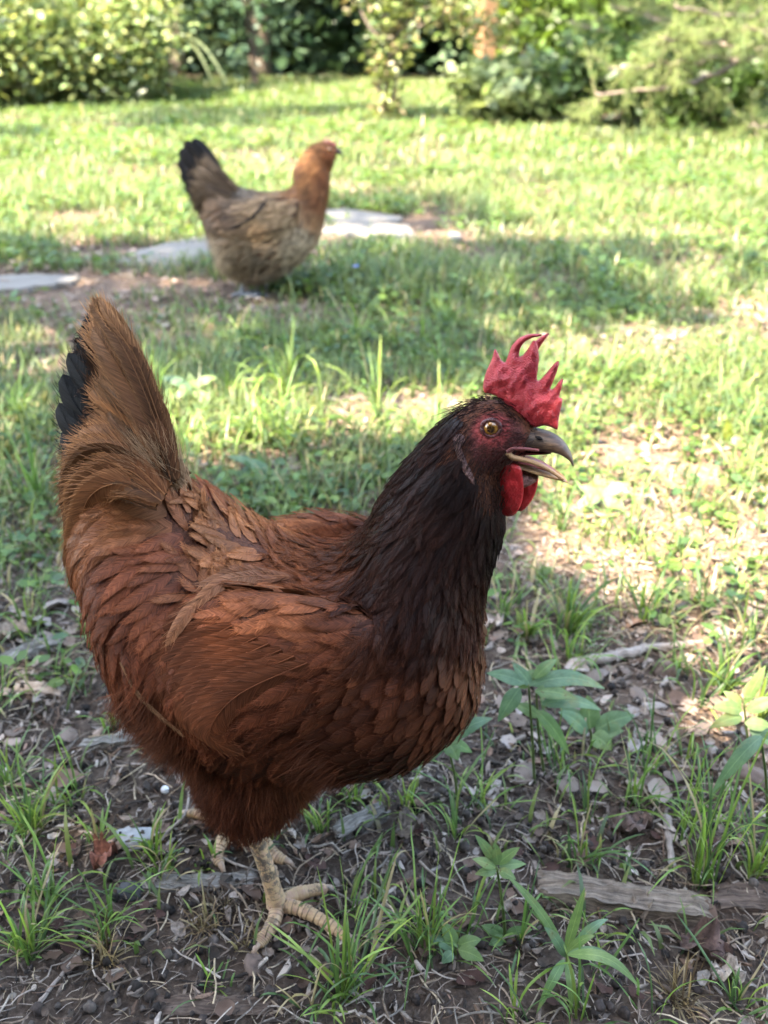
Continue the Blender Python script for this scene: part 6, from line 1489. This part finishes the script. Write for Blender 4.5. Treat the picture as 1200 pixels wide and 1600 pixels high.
def hen_two():
    rs = np.random.RandomState(12); np.random.seed(12)
    yaw = R(8); L0 = np.array([-math.sin(yaw), math.cos(yaw), 0])
    fr = Frame(ground(402, 466) + L0 * .03, yaw)
    base = fr.at(400, 460); base[2] = 0
    root = link('hen', None, None, 'fawn and brown hen with black tail standing by the flagstones', 'hen', 'hens on the lawn', loc=base)
    st = [((312, 300), (318, 345), .02, 0), ((335, 283), (338, 395), .06, 0), ((368, 292), (352, 428), .085, 0), ((402, 299), (392, 438), .092, 0), ((440, 300), (440, 428), .085, 0), ((460, 290), (478, 402), .065, 0),
          ((459, 269), (500, 368), .050, 0), ((466, 253), (509, 325), .040, 0), ((475, 239), (514, 295), .032, 0), ((485, 232), (515, 270), .027, 0)]
    head = [loft(fr, [((480, 234), (492, 268), .016, 0), ((488, 226), (505, 272), .024, 0), ((503, 221), (516, 268), .025, 0), ((518, 223), (521, 256), .019, 0), ((526, 227), (525, 243), .010, 0)], 20)]
    wing = loft(fr, [((470, 312), (462, 350), .010, (-.06, -.07)), ((440, 308), (435, 372), .016, (-.066, -.082)), ((395, 312), (390, 378), .016, (-.066, -.084)), ((350, 330), (352, 372), .012, (-.06, -.072)), ((322, 345), (328, 364), .006, (-.05, -.055))], 18)
    wf = mirrored(fr, wing); wf = (wf[0] - np.array([0, 0, .02]), wf[1], wf[2])
    tail = loft(fr, [((385, 300), (325, 370), .05, 0), ((366, 290), (308, 325), .035, 0), ((346, 268), (294, 292), .022, 0), ((326, 240), (286, 262), .012, 0), ((308, 226), (286, 238), .005, 0)], 18)
    thigh = loft(fr, [((358, 415), (440, 415), .04, -.03), ((368, 432), (425, 430), .03, -.03), ((380, 443), (408, 442), .015, -.03)], 18)
    me = remesh([loft(fr, st), *head, wing, wf, tail, thigh, mirrored(fr, thigh)], .0046, 5)
    V = mesh_np(me); me.name = 'hen_body'
    me2 = me.copy(); me2.vertices.foreach_set('co', V.astype(np.float32).ravel()); me2.update()
    me.vertices.foreach_set('co', shift(V, base).astype(np.float32).ravel()); set_cols(me, np.tile([.07, .035, .018], (len(V), 1))); me.materials.append(M_SKIN)
    for p in me.polygons: p.use_smooth = True
    link('body', me, root)
    BF, BFT = (.13, .078, .040), (.29, .185, .10)
    GR, OR, ORT = (.075, .055, .04), (.14, .05, .019), (.29, .13, .05)
    DK = (.018, .014, .013); PL = (.34, .25, .16)
    C = [(515, 240, -.4, 1, (.12, .035, .012), OR, 9, 2.5, 0, 4, 4), (500, 228, -1, .3, OR, ORT, 10, 2.5, 0, 4, 4), (490, 250, -.6, .8, OR, ORT, 20, 3.5, 0, 4, 5), (510, 275, -.2, 1, (.13, .035, .012), OR, 18, 3.5, 0, 4, 5), (500, 310, -.3, 1, (.14, .045, .015), OR, 24, 4, 0, 4, 6), (475, 270, -.8, .7, OR, ORT, 26, 4, 0, 4, 6), (470, 290, -.8, .6, DK, ORT, 26, 4, 0, 4, 6), (490, 335, -.4, .9, (.12, .05, .022), (.24, .12, .055), 24, 5, 0, 4, 7),
         (430, 303, -1, .1, BF, BFT, 28, 7, 0, 1, 9), (390, 302, -1, 0, GR, (.2, .14, .09), 30, 7, 0, 1, 9), (360, 300, -1, -.1, (.08, .05, .03), (.18, .115, .07), 34, 7, 0, 1, 9), (340, 330, -.8, .3, (.07, .042, .025), (.16, .095, .055), 34, 7, 0, 1, 9), (320, 320, -.6, .2, (.07, .045, .03), (.17, .11, .068), 34, 7, 0, 1, 9), (318, 345, -.3, .7, (.06, .038, .022), (.14, .085, .05), 30, 7, 0, 1, 9),
         (440, 325, -1, .3, BF, BFT, 28, 8, 0, 1, 10), (400, 330, -1, .3, (.11, .07, .04), BFT, 30, 8, 0, 1, 10), (420, 355, -1, .3, (.13, .08, .045), BFT, 30, 8, 0, 1, 10), (365, 345, -.9, .5, (.05, .034, .024), (.13, .08, .05), 34, 8, 0, 1, 10), (390, 372, -1, .2, (.10, .065, .038), (.2, .135, .08), 30, 8, 0, 1, 10), (342, 358, -.7, .5, (.05, .035, .025), (.12, .078, .05), 30, 7, 0, 1, 10),
         (480, 365, -.6, .8, (.15, .10, .06), PL, 22, 8, 0, 1, 10), (460, 395, -.8, .5, (.15, .105, .065), PL, 22, 8, 0, 1, 10), (420, 400, -1, .3, GR, (.19, .14, .092), 24, 8, 0, 1, 10), (380, 405, -.8, .6, GR, (.2, .145, .095), 24, 8, 0, 1, 10), (430, 425, -.9, .3, (.12, .085, .055), (.24, .175, .11), 16, 5, 0, 2, 7), (350, 400, -.5, .9, (.26, .19, .12), (.40, .31, .21), 18, 5, 0, 2, 6), (340, 385, -.8, .7, (.26, .19, .12), (.42, .33, .23), 18, 5, 0, 2, 6), (362, 422, -.3, 1, (.2, .145, .09), (.34, .26, .17), 16, 5, 0, 2, 6), (400, 438, 0, 1, (.11, .08, .05), (.2, .15, .1), 14, 5, 0, 2, 6),
         (330, 275, -.5, -.8, (.06, .045, .035), (.15, .105, .07), 34, 7, 0, 1, 10), (345, 285, -.5, -.7, (.07, .05, .036), (.17, .12, .08), 34, 7, 0, 1, 10), (300, 250, -.4, -.9, DK, DK, 34, 7, 0, 1, 10), (305, 290, -.7, -.5, (.04, .03, .025), (.12, .08, .055), 34, 7, 0, 1, 10)]
    pl = Plumage(fr, me2, C, 5, .7)
    grow(pl, base, root, 22000, DK, 8)
    T = [[(350, 300), (335, 268), (318, 240), (300, 218)], [(345, 302), (322, 270), (302, 240), (288, 222)], [(342, 305), (316, 276), (294, 250), (281, 234)], [(340, 310), (312, 285), (292, 264), (279, 250)], [(338, 314), (312, 294), (295, 280), (284, 268)], [(336, 318), (314, 304), (298, 295), (290, 288)], [(334, 322), (316, 312), (304, 308), (297, 304)]]
    for m in (0, 1):
        P = np.array([[fr.at(*q, -.022 + .004 * j) for j, q in enumerate(k)] for k in T])
        if m: P = fr.mirror(P)
        free_feathers('tail_feather', P, np.full(len(T), .017), np.tile([.016, .014, .014], (len(T), 1)), np.tile([.012, .012, .013], (len(T), 1)), base, root, rs, 18, np.tile(-fr.L, (len(T), 1)) + rs.randn(len(T), 3) * .1, .3, 1.0, 12, .95, .6, .8, .1)
    G = np.array([[(372, 296), (350, 276), (332, 258), (322, 248)], [(366, 300), (338, 284), (318, 272), (304, 268)], [(360, 305), (330, 298), (312, 296), (300, 300)], [(356, 312), (328, 312), (312, 320), (306, 332)]], float)
    n = 26; P, c0, c1 = [], [], []
    for i in range(n):
        g = catmull(G.reshape(4, -1), [rs.rand() * 3])[0].reshape(4, 2) + rs.randn(4, 2) * 1.5
        P.append([fr.at(*q, o - .006 * rs.rand()) for q, o in zip(g, (-.05, -.04, -.03, -.022))]); k = .6 + .7 * rs.rand()
        c0.append(np.array([.07, .045, .03]) * k); c1.append(np.array([.17, .115, .07]) * k)
    free_feathers('tail_covert', np.array(P), np.full(n, .012), np.array(c0), np.array(c1), base, root, rs, 18, np.tile(-fr.L, (n, 1)), .7, 1.0, 12, .7, .6, .4, .2)
    W = [[(455 - 14 * i, 352 + 3 * i), (415 - 16 * i, 368 - 1 * i), (380 - 13 * i, 374 - 4 * i)] for i in range(4)]
    for m in (0, 1):
        P = np.array([[pl_point(pl, q, .003 + .001 * i) for q in k] for i, k in enumerate(W)])
        if m: P = fr.mirror(P)
        free_feathers('wing_feather', P, np.full(4, .010), np.tile([.10, .062, .035], (4, 1)), np.tile([.17, .11, .065], (4, 1)), base, root, rs, 12, np.tile(-fr.L if not m else fr.L, (4, 1)), .6, 1.0, 10, .95)
    P = np.array([[pl_point(pl, q, .006) for q in k] for k in ([(418, 312), (405, 330), (385, 345)], [(400, 338), (375, 352), (350, 362)])])
    free_feathers('wing_feather', P, np.full(2, .004), np.tile(DK, (2, 1)), np.tile(DK, (2, 1)), base, root, rs, 10, np.tile(-fr.L, (2, 1)), .4, 1.0, 10, .9)
    bk = [((521, 228), (521, 243), .009, 0), ((528, 231), (527, 242), .006, 0), ((533, 236), (531, 242), .003, 0), ((536, 241), (535, 243), .0008, 0)]
    V, Q, T2 = loft(fr, bk, 14, 5); link('beak', make_mesh('beak', V - base, Q, T2, mats=[M_BEAK]), root)
    cb = [(500, 224), (508, 219), (512, 221), (516, 218), (519, 222), (524, 222), (526, 229), (518, 230), (506, 228)]
    V, Q, T2 = inflate(cb, .004, 1.2, 3, lambda x, y, o: fr.at(x, y, o) - base); link('comb', make_mesh('comb', V, Q, T2, mats=[M_COMB]), root)
    for s in (-1, 1):
        c = np.array(pl.bvh.ray_cast(Vector(EYE), Vector(ray(514, 234)))[0]); c = c if s < 0 else fr.mirror(c)
        bm = bmesh.new(); bmesh.ops.create_uvsphere(bm, u_segments=16, v_segments=10, radius=.0048); e = bpy.data.meshes.new('eye'); bm.to_mesh(e); bm.free(); e.materials.append(M_EYE)
        nrm = fr.L * s + np.array([0, 0, .1]); o = link('eye', e, root); o.location = c - base; o.rotation_euler = Vector(nrm).to_track_quat('Z', 'Y').to_euler()
    for s, px in ((-.03, 384), (.03, 412)):
        top = fr.at(px + 6, 432, s); ft = top.copy(); ft[2] = .008; ft = ft - fr.F * .02
        parts = [tube(catmull(np.array([top, (top + ft) / 2 - fr.F * .006, ft]), np.linspace(0, 2, 20)), np.full(20, .0062), 10)]; claws = []
        for a, ln in ((-.55, .05), (0, .058), (.5, .05), (2.9, .025)):
            d = fr.F * math.cos(a) + fr.L * math.sin(a); e = ft + d * ln; e[2] = .005
            parts.append(tube(catmull(np.array([ft, ft + d * ln * .5 + [0, 0, .003], e]), np.linspace(0, 2, 20)), np.linspace(.0055, .0035, 20), 8))
            claws.append(tube(np.array([e - d * .002, e + d * .006, e + d * .012 - [0, 0, .003]]), np.array([.003, .002, .0005]), 8))
        lm = remesh(parts, .0016, 2, .4); v = mesh_np(lm); lm.vertices.foreach_set('co', shift(v, base).astype(np.float32).ravel()); lm.materials.append(M_GREYLEG); lm.name = 'leg'
        o = link('leg', lm, root)
        for c in claws: link('claw', make_mesh('claw', shift(c[0], base), c[1], c[2], mats=[M_CLAW]), o)
M_GREYLEG = plain('grey_leg_scales', (.16, .17, .18), .5, .35, .4, 200, .4, 400)
hen_one()
hen_two()
